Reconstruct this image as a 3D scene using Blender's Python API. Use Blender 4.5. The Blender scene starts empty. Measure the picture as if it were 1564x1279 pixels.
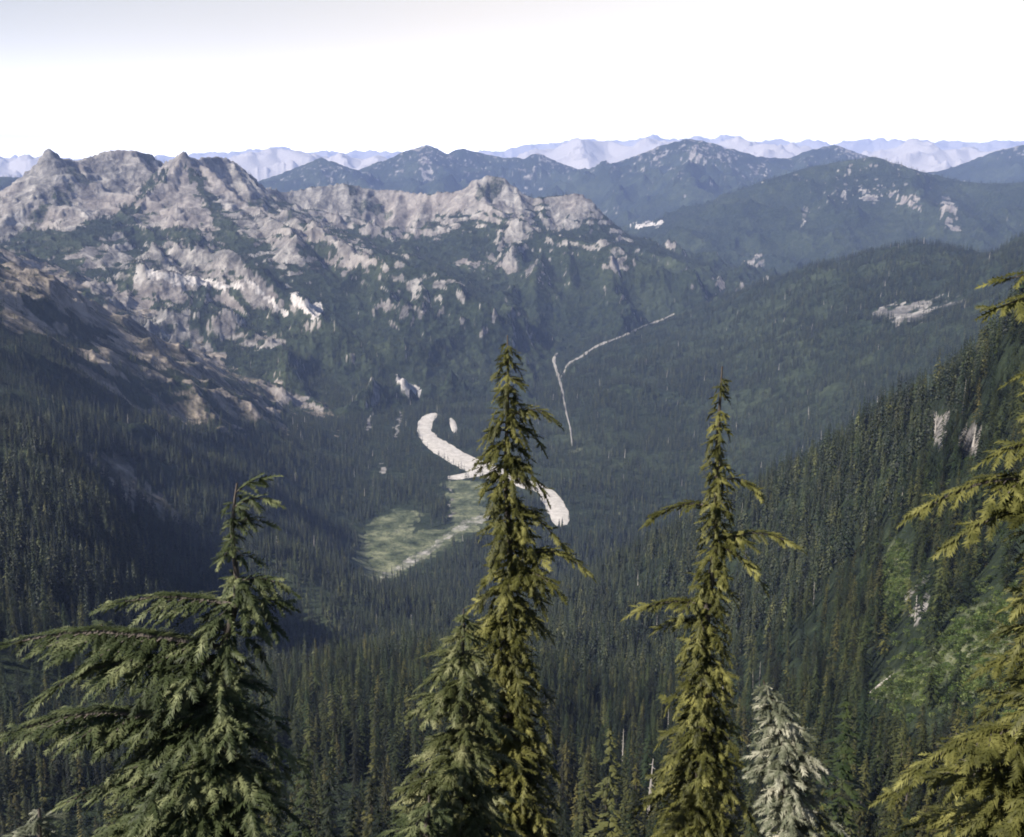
import bpy, math, random
import numpy as np

rng = np.random.default_rng(7)
random.seed(7)
R = math.radians

# ------------------------------------------------------------------ camera
W, H = 1564.0, 1279.0
F = 1677.0
PITCH = R(13.4)
CP, SP = math.cos(PITCH), math.sin(PITCH)

def P(px, py, d):
    """point seen at photo pixel (px,py) at horizontal distance d (metres) from the camera"""
    u = (px - W / 2) / F; v = (H / 2 - py) / F
    x = u; y = CP + v * SP; z = -SP + v * CP
    k = d / math.hypot(x, y)
    return np.array([x * k, y * k, z * k])

def project(x, y, z):
    dep = y * CP - z * SP
    dep = np.where(dep < 1e-3, 1e-3, dep)
    up = y * SP + z * CP
    return W / 2 + F * x / dep, H / 2 - F * up / dep

# ------------------------------------------------------------------ noise
_gt = np.random.default_rng(99).uniform(0, 2 * math.pi, 4096).astype(np.float32)
_gc, _gs = np.cos(_gt), np.sin(_gt)
def _hash(ix, iy, seed):
    h = ix * np.uint32(374761393) + iy * np.uint32(668265263) + np.uint32((seed * 1442695041) & 0xffffffff)
    h = (h ^ (h >> np.uint32(13))) * np.uint32(1274126177)
    return ((h ^ (h >> np.uint32(16))) & np.uint32(4095)).astype(np.int32)

def pnoise(x, y, seed=0):
    x = np.asarray(x, dtype=np.float64); y = np.asarray(y, dtype=np.float64)
    ix = np.floor(x); iy = np.floor(y)
    fx = (x - ix).astype(np.float32); fy = (y - iy).astype(np.float32)
    ix = ix.astype(np.int32).astype(np.uint32); iy = iy.astype(np.int32).astype(np.uint32)
    def g(dx, dy):
        h = _hash(ix + np.uint32(dx), iy + np.uint32(dy), seed)
        return _gc[h] * (fx - np.float32(dx)) + _gs[h] * (fy - np.float32(dy))
    sx = fx * fx * fx * (fx * (fx * 6 - 15) + 10); sy = fy * fy * fy * (fy * (fy * 6 - 15) + 10)
    a = g(0, 0); b = g(1, 0); c = g(0, 1); d = g(1, 1)
    return ((a + sx * (b - a)) * (1 - sy) + (c + sx * (d - c)) * sy) * np.float32(1.5)

def fbm(x, y, wl, octs, seed=0, gain=0.5):
    s = 0; a = 1.0; t = 0
    for o in range(octs):
        s = s + a * pnoise(x / wl, y / wl, seed + o); t += a; a *= gain; wl *= 0.5
    return s / t

def ridged(x, y, wl, octs, seed=0, gain=0.5):
    s = 0; a = 1.0; t = 0; w = 1.0
    for o in range(octs):
        n = 1 - np.abs(pnoise(x / wl, y / wl, seed + o)) * 1.6
        n = n * n * w; w = np.clip(n * 1.6, 0, 1)
        s = s + a * n; t += a; a *= gain; wl *= 0.48
    return s / t

def sstep(a, b, x):
    t = np.clip((x - a) / (b - a), 0, 1); return t * t * (3 - 2 * t)

def in_poly(px, py, poly):
    inside = np.zeros(px.shape, bool)
    n = len(poly); xs = [p[0] for p in poly]; ys = [p[1] for p in poly]
    sel = (px > min(xs)) & (px < max(xs)) & (py > min(ys)) & (py < max(ys))
    qx = px[sel]; qy = py[sel]; ins = np.zeros(qx.shape, bool)
    j = n - 1
    for i in range(n):
        xi, yi = poly[i][:2]; xj, yj = poly[j][:2]
        if yi != yj:
            c = ((yi > qy) != (yj > qy)) & (qx < (xj - xi) * (qy - yi) / (yj - yi) + xi)
            ins ^= c
        j = i
    inside[sel] = ins
    return inside

# ------------------------------------------------------------------ ground: near valley (spline through surveyed points)
TREE = 20.0     # the surveyed points are tree tops, the ground lies lower
cps = []
def cp(px, py, d, drop=TREE):
    p = P(px, py, d); cps.append((math.atan2(p[0], p[1]), math.log(d), p[2] - drop))
def cz(px, d, z):
    a = math.atan((px - W / 2) / F / CP); cps.append((a, math.log(d), z))
for px in (-500, -150, 250, 640, 950, 1300, 1650, 2050):
    for d, z in ((6, -4.8), (12, -10.5), (20, -18.5), (50, -45), (100, -85)):
        cz(px, d, z)
for px in (250, 450, 640, 800):
    for d, z in ((200, -155), (400, -232), (700, -345), (1200, -535)):
        cz(px, d, z)
for px in (-500, -150, 0):
    cz(px, 200, -155); cz(px, 350, -220)
# left slope
for a in ((0, 930, 560), (0, 650, 1100), (0, 500, 1800), (200, 900, 780), (200, 790, 1150), (200, 650, 1650), (200, 560, 2150),
          (400, 850, 1350), (400, 740, 1850), (330, 640, 2150), (-250, 800, 700), (-250, 560, 1300), (-250, 400, 1900)): cp(*a)
for a in ((-300, 300, 2500), (-120, 350, 2550), (0, 392, 2600), (100, 432, 2650), (200, 478, 2700), (330, 550, 2750), (430, 618, 2750)): cp(*a, drop=12)
for px, d, z in ((-300, 3100, -230), (0, 3100, -318), (200, 3200, -480), (350, 3150, -590), (450, 3100, -650)): cz(px, d, z)
for a in ((-300, 330, 3600), (0, 388, 3600), (200, 455, 3800), (330, 500, 3700), (430, 525, 3550), (560, 562, 3500), (0, 380, 4200), (200, 425, 4300), (-300, 340, 4200)): cp(*a, drop=6)
# valley floor
for px, d in ((560, 1850), (660, 1800), (760, 1760), (860, 1780), (560, 2250), (680, 2200), (800, 2200), (560, 2600), (680, 2700), (800, 2700),
              (620, 3050), (720, 3200), (820, 3200), (760, 3700), (840, 3900), (920, 4800), (1010, 5300), (850, 2300), (880, 2000), (700, 4300)):
    cz(px, d, -702)
# middle ridge on the right
for a in ((950, 740, 2250), (950, 620, 2850), (960, 520, 3750), (1030, 482, 4200), (1100, 640, 2700), (1100, 520, 3500), (1150, 432, 4200),
          (1250, 640, 2450), (1250, 500, 3200), (1280, 390, 4100), (1400, 575, 2500), (1400, 450, 3300), (1430, 364, 4000), (1510, 378, 3900),
          (1564, 520, 2600), (1564, 350, 3700), (1750, 270, 3700), (1750, 420, 2800), (2000, 200, 3700)): cp(*a)
cp(862, 552, 3650, 8)
for px, d in ((1000, 5500), (1150, 5600), (1300, 5600), (1450, 5600), (1600, 5600), (1900, 5600)): cz(px, d, -720)
# near ridge on the right
for a in ((1564, 440, 650), (1564, 600, 560), (1564, 800, 430), (1564, 1000, 320), (1564, 1279, 200),
          (1480, 530, 720), (1400, 588, 800), (1400, 750, 600), (1400, 900, 450), (1400, 1050, 340), (1400, 1279, 215),
          (1320, 630, 870), (1250, 668, 950), (1250, 800, 750), (1250, 950, 550), (1250, 1100, 400), (1250, 1279, 230),
          (1170, 712, 1050), (1100, 755, 1150), (1100, 870, 900), (1100, 1000, 620), (1100, 1150, 380),
          (1000, 815, 1300), (950, 850, 1420), (950, 950, 850), (950, 1080, 500), (1750, 250, 600), (1750, 700, 420), (2000, 200, 500)): cp(*a)
for px, d, z in ((1564, 1100, -330), (1564, 1700, -600), (1400, 1200, -370), (1400, 1800, -610), (1250, 1350, -440), (1250, 1850, -640),
                 (1100, 1500, -560), (1100, 2000, -680), (980, 1750, -690), (1800, 1100, -330), (1800, 1800, -580), (1564, 2150, -610)): cz(px, d, z)
# far lowland under everything
for px in (-500, 0, 500, 1000, 1500, 2050):
    for d, z in ((8000, -760), (14000, -800), (30000, -800)): cz(px, d, z)

cps = np.array(cps); cxy = cps[:, :2] * np.array([2.2, 1.0])
def tps_k(r2): return 0.5 * r2 * np.log(r2 + 1e-9)
n = len(cps)
K = tps_k(((cxy[:, None] - cxy[None]) ** 2).sum(-1)) + np.eye(n) * 2e-4
Pm = np.c_[np.ones(n), cxy]
A = np.block([[K, Pm], [Pm.T, np.zeros((3, 3))]])
sol = np.linalg.solve(A, np.r_[cps[:, 2], np.zeros(3)])
def tps(az, ld):
    az = az * 2.2; out = sol[n] + sol[n + 1] * az + sol[n + 2] * ld
    for i in range(n):
        r2 = (az - cxy[i, 0]) ** 2 + (ld - cxy[i, 1]) ** 2
        out += sol[i] * 0.5 * r2 * np.log(r2 + 1e-9)
    return out

# ------------------------------------------------------------------ mountains from their crest lines
class Range:
    def __init__(s, name, A, Lc, s2, side, rnd, dlim, tint, rockline, smooth):
        s.name = name; s.A = A; s.Lc = Lc; s.s2 = s2; s.side = side; s.rnd = rnd; s.dlim = dlim
        s.segs = []; s.tint = tint; s.rockline = rockline; s.smooth = smooth
    def drop(s, t): return s.A * (1 - np.exp(-t / s.Lc)) + s.s2 * t
    def line(s, pts, main=True):
        for a, b in zip(pts[:-1], pts[1:]): s.segs.append((*a, *b, 1.0 if main else 0.0))
    def crest(s, pix, spurs=0, length=1000, keep=0.72, front=True, back=False, jit=0.45, sub=0):
        pts = [P(*q) for q in pix]; s.line(pts)
        if not spurs: return pts
        L = np.cumsum([0] + [np.linalg.norm(b[:2] - a[:2]) for a, b in zip(pts[:-1], pts[1:])])
        for side in ([1] if front else []) + ([-1] if back else []):
            for k in range(spurs):
                t = (k + random.uniform(0.2, 0.8)) / spurs * L[-1]
                i = min(int(np.searchsorted(L, t)) - 1, len(pts) - 2); i = max(i, 0)
                f = (t - L[i]) / (L[i + 1] - L[i]); p = pts[i] * (1 - f) + pts[i + 1] * f
                dr = pts[i + 1][:2] - pts[i][:2]; dr = dr / np.linalg.norm(dr)
                nn = np.array([dr[1], -dr[0]])
                if np.dot(nn, -p[:2]) < 0: nn = -nn
                nn = nn * side
                # blend the crest's own normal with the way to the valley
                ax = -p[:2] / np.linalg.norm(p[:2]) * side
                nn = nn * 0.5 + ax * 0.5
                th = math.atan2(nn[1], nn[0]) + random.uniform(-jit, jit)
                s.spur(p, th, length * random.uniform(0.6, 1.15), keep * random.uniform(0.82, 1.12), sub)
        return pts
    def spur(s, p, th, ln, keep, sub):
        q = p.copy(); t = 0.0; step = ln / 6; pts = [q.copy()]
        for j in range(6):
            th += random.uniform(-0.22, 0.22); t += step
            q = np.array([q[0] + math.cos(th) * step, q[1] + math.sin(th) * step, p[2] - keep * s.drop(t) * (1 + 0.06 * random.uniform(-1, 1))])
            pts.append(q.copy())
            if sub and 0 < j < 5:
                for sg in (-1, 1):
                    if random.random() < 0.75:
                        s2_ = ln * random.uniform(0.16, 0.3); tt = th + sg * random.uniform(0.7, 1.1)
                        e = np.array([q[0] + math.cos(tt) * s2_, q[1] + math.sin(tt) * s2_, q[2] - s2_ * s.side * random.uniform(0.55, 0.75)])
                        s.line([q.copy(), e], False)
        s.line(pts, False)
    def height(s, x, y):
        out = np.full(x.shape, -5000.0, np.float32); dm = np.full(x.shape, 1e9, np.float32)
        for (x0, y0, z0, x1, y1, z1, mn) in s.segs:
            dx, dy = x1 - x0, y1 - y0; l2 = dx * dx + dy * dy + 1e-6
            if mn: sel = slice(None); X, Y = x, y
            else:
                m = 900.0 * (1 if s.dlim[1] < 8000 else 2.2)
                sel = np.nonzero((x > min(x0, x1) - m) & (x < max(x0, x1) + m) & (y > min(y0, y1) - m) & (y < max(y0, y1) + m))[0]
                if not len(sel): continue
                X, Y = x[sel], y[sel]
            t = np.clip(((X - x0) * dx + (Y - y0) * dy) / l2, 0, 1)
            d = np.sqrt((X - x0 - t * dx) ** 2 + (Y - y0 - t * dy) ** 2)
            dd = np.sqrt(d * d + s.rnd ** 2) - s.rnd
            z = z0 + t * (z1 - z0)
            h = z - (s.drop(dd) if mn else dd * s.side)
            out[sel] = np.maximum(out[sel], h.astype(np.float32))
            if mn: dm[sel] = np.minimum(dm[sel], d.astype(np.float32))
        return out, dm

ranges = []
# the grey rock massif on the left and centre
m = Range('rocky_mountain', 150, 115, 0.27, 0.85, 3, (2900, 7600), 0.0, -270, False)
m.crest([(-330, 300, 5200), (-120, 330, 5000), (0, 352, 4850), (38, 300, 4950), (66, 252, 5000), (74, 222, 5000), (90, 239, 5050), (125, 243, 5150), (160, 230, 5200),
         (205, 227, 5250), (232, 238, 5300), (247, 248, 5350), (262, 243, 5150), (280, 231, 5050), (300, 242, 5100), (335, 239, 5250), (362, 248, 5300), (385, 268, 5400), (402, 286, 5500),
         (440, 291, 5600), (480, 285, 5600), (530, 279, 5600), (570, 288, 5650), (610, 290, 5650), (650, 295, 5600), (700, 292, 5500), (722, 275, 5450), (745, 266, 5450),
         (770, 270, 5450), (792, 288, 5450), (815, 302, 5450), (838, 297, 5450), (880, 295, 5450), (902, 303, 5450), (915, 335, 5430), (950, 375, 5400), (1000, 425, 5350), (1045, 470, 5300)],
        spurs=24, length=1450, keep=0.74, sub=1)
m.crest([(280, 237, 5050), (262, 262, 4950), (225, 290, 4850), (205, 325, 4700), (150, 372, 4450), (95, 430, 4200)], spurs=5, length=450, keep=0.7, sub=1)
m.crest([(282, 238, 5050), (305, 272, 4980), (345, 330, 4800), (385, 395, 4600), (430, 455, 4300), (470, 500, 4050)], spurs=6, length=480, keep=0.7, sub=1)
m.crest([(365, 250, 5300), (405, 300, 5150), (455, 345, 5000), (520, 385, 4800), (570, 440, 4500)], spurs=4, length=500, keep=0.7, sub=1)
m.crest([(745, 268, 5450), (735, 320, 5250), (700, 380, 5000), (690, 450, 4600), (680, 520, 4100)], spurs=5, length=600, keep=0.7, sub=1)
m.crest([(905, 310, 5440), (895, 360, 5250), (880, 420, 4950), (860, 490, 4500)], spurs=4, length=500, keep=0.7, sub=1)
ranges.append(m)
# dark blue forested ridge on the right, 8 km
m = Range('forested_mountain', 60, 300, 0.31, 0.5, 60, (5200, 11500), 0.3, 200, True)
m.crest([(860, 470, 6800), (930, 405, 7200), (1000, 352, 7500), (1060, 328, 7700), (1120, 298, 7900), (1180, 273, 8000), (1240, 255, 8100), (1290, 246, 8200), (1332, 240, 8200), (1365, 250, 8200), (1420, 266, 8300),
         (1470, 277, 8300), (1510, 281, 8200), (1560, 279, 8000), (1700, 262, 8000), (1950, 240, 8000)], spurs=16, length=2600, keep=0.76, jit=0.6, sub=1)
ranges.append(m)
m = Range('forested_mountain', 60, 400, 0.28, 0.45, 80, (6500, 12500), 0.2, 300, True)
m.crest([(-500, 230, 9500), (-150, 262, 9300), (-20, 270, 9000), (40, 272, 9000), (90, 300, 8800)], spurs=8, length=2500, keep=0.78, jit=0.6, sub=1)
ranges.append(m)
m = Range('distant_mountain', 110, 420, 0.25, 0.5, 40, (8500, 19000), 0.2, 60, True)
m.crest([(395, 285, 12000), (415, 274, 12000), (450, 258, 12000), (490, 242, 12000), (525, 254, 12200), (556, 268, 12400), (600, 243, 12600), (625, 230, 12700), (652, 222, 12800), (680, 237, 12900), (705, 227, 13000), (735, 234, 13100),
         (770, 241, 13000), (805, 243, 13000), (820, 235, 13000), (838, 245, 13000), (865, 258, 13000), (905, 259, 13000), (950, 246, 12800), (990, 232, 12500), (1020, 220, 12300), (1050, 212, 12200), (1085, 218, 12300), (1115, 228, 12400),
         (1160, 240, 12600), (1205, 243, 13000), (1240, 229, 13200), (1275, 222, 13400), (1310, 234, 13500), (1345, 250, 13600)], spurs=24, length=3400, keep=0.74, jit=0.6, sub=1)
m.crest([(1380, 270, 13000), (1430, 262, 13000), (1480, 255, 13300), (1500, 243, 13500), (1530, 229, 13500), (1564, 221, 13500), (1650, 228, 13500), (1800, 240, 13500)], spurs=8, length=3000, keep=0.74, jit=0.6, sub=1)
ranges.append(m)
m = Range('snowy_range', 220, 900, 0.2, 0.4, 60, (17000, 30000), 0.0, 100, False)
def jag(x0, x1, n, ys, d0, amp, dj=600):
    out = []
    for k in range(n + 1):
        x = x0 + (x1 - x0) * k / n; y = np.interp(x, [a for a, b in ys], [b for a, b in ys]) + random.uniform(-amp, amp)
        out.append((x, y, d0 + random.uniform(-dj, dj)))
    return out
m.crest(jag(-350, 110, 22, [(-350, 240), (0, 237), (60, 240), (110, 250)], 21000, 3), spurs=10, length=3500, keep=0.75, sub=1)
m.crest(jag(330, 640, 20, [(330, 242), (370, 234), (430, 226), (480, 238), (520, 232), (580, 240), (640, 246)], 21000, 3), spurs=10, length=3500, keep=0.75, sub=1)
m.crest(jag(800, 1900, 60, [(800, 240), (850, 224), (890, 210), (930, 212), (960, 222), (1010, 212), (1060, 222), (1120, 212), (1180, 222), (1240, 226), (1330, 232), (1380, 216), (1430, 222), (1480, 226), (1564, 220), (1900, 220)], 22500, 4), spurs=26, length=3800, keep=0.75, sub=1)
ranges.append(m)
m = Range('snowy_range', 260, 1200, 0.18, 0.4, 80, (30000, 46000), 0.0, 0, False)
m.crest(jag(-400, 2000, 100, [(-400, 236), (200, 240), (440, 228), (700, 236), (890, 214), (1120, 207), (1250, 216), (1400, 215), (1564, 214), (2000, 222)], 35000, 4, 1200), spurs=40, length=5000, keep=0.75, sub=0)
ranges.append(m)

# ------------------------------------------------------------------ one polar sheet of ground, fine where the eye sees it finely
az = np.concatenate([np.linspace(R(-46), R(-29), 70, endpoint=False), np.linspace(R(-29), R(29), 1150), np.linspace(R(29), R(46), 70)[1:]])
def lg(a, b, r): k = max(2, int(math.log(b / a) / r)); return np.exp(np.linspace(math.log(a), math.log(b), k, endpoint=False))
ds = np.concatenate([lg(2.0, 200, 0.05), lg(200, 1700, 0.012), lg(1700, 3600, 0.0045), lg(3600, 6000, 0.0021), lg(6000, 8600, 0.0032), lg(8600, 13800, 0.003), lg(13800, 20500, 0.01), lg(20500, 23500, 0.003), lg(23500, 33000, 0.02), lg(33000, 36500, 0.004), lg(36500, 38600, 0.01)])
NA, ND = len(az), len(ds)
AZ, LD = np.meshgrid(az, np.log(ds)); D_ = np.exp(LD)
X = (np.sin(AZ) * D_); Y = (np.cos(AZ) * D_)
Z = np.empty_like(X)
for i in range(0, ND, 40): Z[i:i + 40] = tps(AZ[i:i + 40].copy(), LD[i:i + 40])
Z = np.maximum(Z, -702 - 0.012 * np.clip(D_ - 5000, 0, 8000))
Z = np.where(D_ < 30, np.minimum(Z, -1.7 - 0.62 * D_), Z)
flat = 1 - sstep(4, 60, Z + 702 + 0.012 * np.clip(D_ - 5000, 0, 8000))       # valley floor
namp = np.clip(D_ / 3000, 0.0, 1.0)
Z += (1 - flat) * namp * (fbm(X, Y, 420, 3, 11) * 34 + (ridged(X, Y, 260, 4, 31) - 0.5) * 26)
Z += (1 - flat) * sstep(150, 600, D_) * fbm(X, Y, 60, 3, 17) * 4
_p, _q = P(0, 385, 1900), P(430, 615, 2400); _a = math.atan2(_q[1] - _p[1], _q[0] - _p[0])
XR_ = X * math.cos(_a) + Y * math.sin(_a); YR_ = -X * math.sin(_a) + Y * math.cos(_a)
lf = sstep(560, 380, project(X, Y, Z)[0]) * sstep(700, 1300, D_) * (1 - sstep(3900, 4600, D_)) * (1 - flat)
Z += lf * ((ridged(XR_ / 2.2, YR_, 170, 6, 191, 0.62) - 0.5) * 34)
owner = np.zeros(X.shape, np.int8)
warpx = fbm(X, Y, 700, 3, 51) * 90; warpy = fbm(X, Y, 700, 3, 61) * 90
rockface = np.zeros(X.shape, np.float32)
for k, r in enumerate(ranges):
    i0, i1 = np.searchsorted(ds, r.dlim[0]), np.searchsorted(ds, r.dlim[1])
    xs = X[i0:i1].ravel(); ys = Y[i0:i1].ravel(); sh = X[i0:i1].shape
    wk = 1.0 if r.dlim[0] < 8000 else 2.0
    wx = warpx[i0:i1].ravel(); wy = warpy[i0:i1].ravel()
    h0, dm0 = r.height(xs, ys)
    fade = sstep(30 * wk, 400 * wk, dm0)
    h, dm = r.height(xs + wx * fade * wk * .8, ys + wy * fade * wk * .8)
    f2 = sstep(0, 350 * wk, dm)
    if r.name == 'rocky_mountain':
        h = h + f2 * (ridged(xs, ys, 430, 6, 71, 0.46) - 0.45) * 125 + (ridged(xs, ys, 90, 5, 81, 0.6) - 0.5) * (15 + 12 * f2)
        # ledges of bedrock
        tz = h / 34 + fbm(xs, ys, 300, 3, 91) * 1.5
        fr = tz - np.floor(tz); h = h + (sstep(0.25, 0.75, fr) - fr) * 34 * 0.42 * sstep(-520, -250, h)
    elif r.smooth:
        h = h + f2 * (ridged(xs, ys, 520 * wk, 6, 75, 0.58) - 0.5) * 120 * wk + fbm(xs, ys, 90, 3, 85) * 10 * wk
    else:
        h = h + (ridged(xs, ys, 1300, 6, 77, 0.6) - 0.5) * (170 + 120 * f2)
    h = h.reshape(sh); zz = Z[i0:i1]; up = h > zz
    owner[i0:i1][up] = k + 1
    # soft foot
    kk = 18.0 * wk; dlt = np.abs(h - zz)
    Z[i0:i1] = np.maximum(h, zz) + np.where(dlt < kk, (kk - dlt) ** 2 / (4 * kk), 0)
PX, PY = project(X, Y, Z)

def height_at(x, y):
    a = np.arctan2(x, y); d = np.hypot(x, y)
    fa = np.interp(a, az, np.arange(NA)); fd = np.interp(d, ds, np.arange(ND))
    ia = np.clip(fa.astype(int), 0, NA - 2); idd = np.clip(fd.astype(int), 0, ND - 2)
    ta = fa - ia; td = fd - idd
    return (Z[idd, ia] * (1 - ta) + Z[idd, ia + 1] * ta) * (1 - td) + (Z[idd + 1, ia] * (1 - ta) + Z[idd + 1, ia + 1] * ta) * td

TE = Z / D_
RUN = np.maximum.accumulate(TE, axis=0)
def cast(px, py, dmin=150):
    """where the line of sight through a photo pixel meets the ground"""
    p = P(px, py, 1.0); a = math.atan2(p[0], p[1]); ia = int(np.argmin(np.abs(az - a)))
    i0 = int(np.searchsorted(ds, dmin))
    i = i0 + int(np.argmax(TE[i0:, ia] >= p[2])); d0 = ds[max(i - 1, 0)]; d1 = ds[i]
    for _ in range(14):
        dm = (d0 + d1) / 2; q = p * dm
        if height_at(np.array([q[0]]), np.array([q[1]]))[0] >= q[2]: d1 = dm
        else: d0 = dm
    return p * d1

# ------------------------------------------------------------------ land cover
def smooth_pairs(pairs, k=6):
    pts = np.array([a + b for a, b in pairs], float); out = []
    n_ = len(pts)
    for i in range(n_ - 1):
        p0 = pts[max(i - 1, 0)]; p1 = pts[i]; p2 = pts[i + 1]; p3 = pts[min(i + 2, n_ - 1)]
        for j in range(k):
            t = j / k
            out.append(0.5 * ((2 * p1) + (-p0 + p2) * t + (2 * p0 - 5 * p1 + 4 * p2 - p3) * t * t + (-p0 + 3 * p1 - 3 * p2 + p3) * t ** 3))
    out.append(pts[-1]); return np.array(out)
def line_pairs(pts):
    """(x,y,width) centre line in the photo -> bank pairs"""
    out = []
    for i, (x, y, w) in enumerate(pts):
        a = pts[max(i - 1, 0)]; b = pts[min(i + 1, len(pts) - 1)]
        dx, dy = b[0] - a[0], b[1] - a[1]; l = math.hypot(dx, dy) or 1
        nx, ny = -dy / l * w / 2, dx / l * w / 2
        out.append(((x + nx, y + ny), (x - nx, y - ny)))
    return out
river_pairs = smooth_pairs([((664, 631), (669, 634)), ((650, 634), (664, 642)), ((638, 647), (659, 652)), ((639, 665), (662, 662)), ((652, 683), (674, 671)), ((670, 696), (692, 681)),
               ((690, 709), (712, 693)), ((710, 719), (733, 703)), ((728, 724), (752, 709)), ((756, 735), (778, 722)), ((792, 744), (806, 733)), ((819, 752), (832, 742)), ((829, 768), (850, 755)),
               ((838, 785), (862, 769)), ((845, 799), (869, 786)), ((855, 806), (867, 802))])
streams = {
 'gravel_bar': smooth_pairs(line_pairs([(684, 730, 4), (700, 729, 8), (716, 726, 9), (732, 722, 12)])),
 'gravel_bar.001': smooth_pairs(line_pairs([(688, 640, 4), (691, 646, 9), (694, 656, 9), (695, 662, 4)])),
 'gravel_road': smooth_pairs(line_pairs([(1030, 480, 3), (1008, 490, 5), (985, 498, 4), (960, 510, 5), (935, 520, 4), (910, 530, 6), (888, 545, 7), (868, 557, 5), (862, 568, 4), (856, 578, 3)])),
 'stream_bed': smooth_pairs(line_pairs([(851, 540, 4), (846, 550, 8), (851, 570, 8), (857, 590, 6), (861, 610, 5), (866, 635, 4), (871, 655, 5), (874, 682, 3)])),
}
def pairs_poly(p): return [(a[0], a[1]) for a in p] + [(a[2], a[3]) for a in p[::-1]]
river_poly = pairs_poly(river_pairs)
stream_polys = [pairs_poly(v) for v in streams.values()]
meadow_polys = [
 [(520, 872), (548, 846), (552, 820), (590, 808), (604, 800), (640, 812), (700, 795), (745, 783), (752, 795), (720, 815), (680, 840), (640, 862), (600, 885), (570, 888), (545, 872)],
 [(560, 800), (600, 780), (650, 788), (660, 796), (600, 806)],
 [(680, 735), (742, 735), (742, 782), (700, 796), (690, 797), (682, 770)],
 [(1340, 905), (1352, 860), (1372, 825), (1396, 835), (1392, 890), (1375, 950), (1345, 970)],
 [(1325, 1068), (1345, 1035), (1410, 1005), (1450, 965), (1490, 925), (1545, 920), (1564, 960), (1510, 1010), (1500, 1065), (1440, 1080)],
]
scree_polys = [   # pale scree and bare rock
 [(215, 410), (250, 414), (300, 424), (350, 431), (372, 432), (376, 442), (330, 440), (280, 434), (235, 426)],
 [(372, 422), (382, 424), (400, 446), (425, 464), (442, 476), (436, 484), (412, 468), (390, 452)],
 [(444, 440), (452, 448), (468, 462), (490, 465), (495, 476), (480, 487), (462, 478), (446, 462)],
 [(603, 570), (612, 574), (630, 585), (645, 594), (640, 601), (618, 596), (606, 586)],
 [(1134, 393), (1165, 390), (1168, 402), (1160, 412), (1148, 406)],
 [(960, 344), (985, 340), (1012, 338), (1012, 343), (975, 348)],
 [(450, 348), (465, 350), (470, 362), (462, 368)],
 [(1432, 310), (1448, 298), (1460, 320), (1466, 352), (1452, 358), (1440, 340)],
 [(565, 632), (569, 640), (560, 660), (557, 658)], [(612, 622), (616, 622), (606, 668), (601, 668)],
 [(575, 712), (590, 710), (588, 722), (578, 722)], [(506, 658), (518, 658), (518, 665), (508, 665)],
 [(684, 735), (690, 735), (692, 795), (685, 795)],
 [(1355, 297), (1363, 285), (1368, 290), (1360, 303)], [(1222, 340), (1232, 312), (1236, 318), (1226, 345)],
 [(690, 398), (735, 396), (736, 412), (694, 408)], [(600, 425), (705, 430), (710, 442), (610, 438)],
 [(520, 360), (545, 365), (560, 380), (530, 376)],
 [(600, 308), (625, 315), (648, 340), (640, 346), (615, 335)], [(838, 306), (866, 306), (872, 340), (868, 355), (850, 345), (840, 325)],
 [(640, 235), (655, 240), (665, 270), (650, 280), (640, 262)], [(990, 225), (1010, 218), (1000, 240), (985, 245)], [(1310, 285), (1345, 290), (1340, 310), (1318, 305)], [(1350, 295), (1400, 300), (1410, 325), (1380, 315)],
]
soft_rock_polys = [    # broken outcrops among the trees
 [(0, 380), (60, 400), (150, 430), (240, 470), (320, 520), (360, 570), (430, 620), (455, 700), (400, 690), (330, 665), (250, 640), (150, 620), (80, 590), (0, 550)],
 [(1325, 480), (1350, 466), (1400, 462), (1435, 452), (1475, 456), (1476, 464), (1430, 470), (1405, 492), (1385, 496), (1345, 488)],
 [(1420, 630), (1440, 625), (1440, 680), (1424, 690)], [(1470, 660), (1500, 645), (1495, 690), (1478, 690)],
 [(130, 690), (180, 700), (250, 760), (290, 800), (230, 790), (170, 745)],
 [(350, 510), (440, 515), (430, 532), (360, 530)], [(330, 570), (450, 590), (520, 640), (430, 620)],
 [(1380, 920), (1415, 880), (1420, 920), (1400, 960)],
]
veg_shade_polys = [[(284, 246), (300, 258), (330, 300), (356, 340), (400, 398), (455, 455), (440, 465), (385, 415), (335, 360), (305, 300), (285, 262)],  # first outline paints the ridge's shaded flank dark, along with its forest
 [(0, 372), (60, 352), (120, 345), (175, 322), (215, 300), (215, 330), (160, 365), (90, 400), (40, 395), (0, 400)],
 [(235, 262), (262, 252), (230, 290), (205, 318), (196, 318)], [(455, 362), (500, 372), (520, 395), (470, 400)], [(180, 345), (300, 350), (360, 380), (300, 375), (200, 372)]]
rk_noise = fbm(X, Y, 240, 5, 101, 0.6)
rk_small = fbm(X, Y, 55, 4, 111, 0.6)
_p, _q = P(0, 385, 1900), P(430, 615, 2400); _a = math.atan2(_q[1] - _p[1], _q[0] - _p[0])
XR = X * math.cos(_a) + Y * math.sin(_a); YR = -X * math.sin(_a) + Y * math.cos(_a)
streak = fbm(XR / 4.5, YR, 75, 4, 181, 0.6)
rk_small2 = fbm(X, Y, 80, 5, 211, 0.65)
gz = np.gradient(Z, axis=0) / np.gradient(D_, axis=0); ga = np.gradient(Z, axis=1) / (np.gradient(AZ, axis=1) * D_)
slope = np.hypot(gz, ga)
rock = np.zeros(X.shape); meadow = np.zeros(X.shape); scree = np.zeros(X.shape); tint = np.zeros(X.shape)
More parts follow.
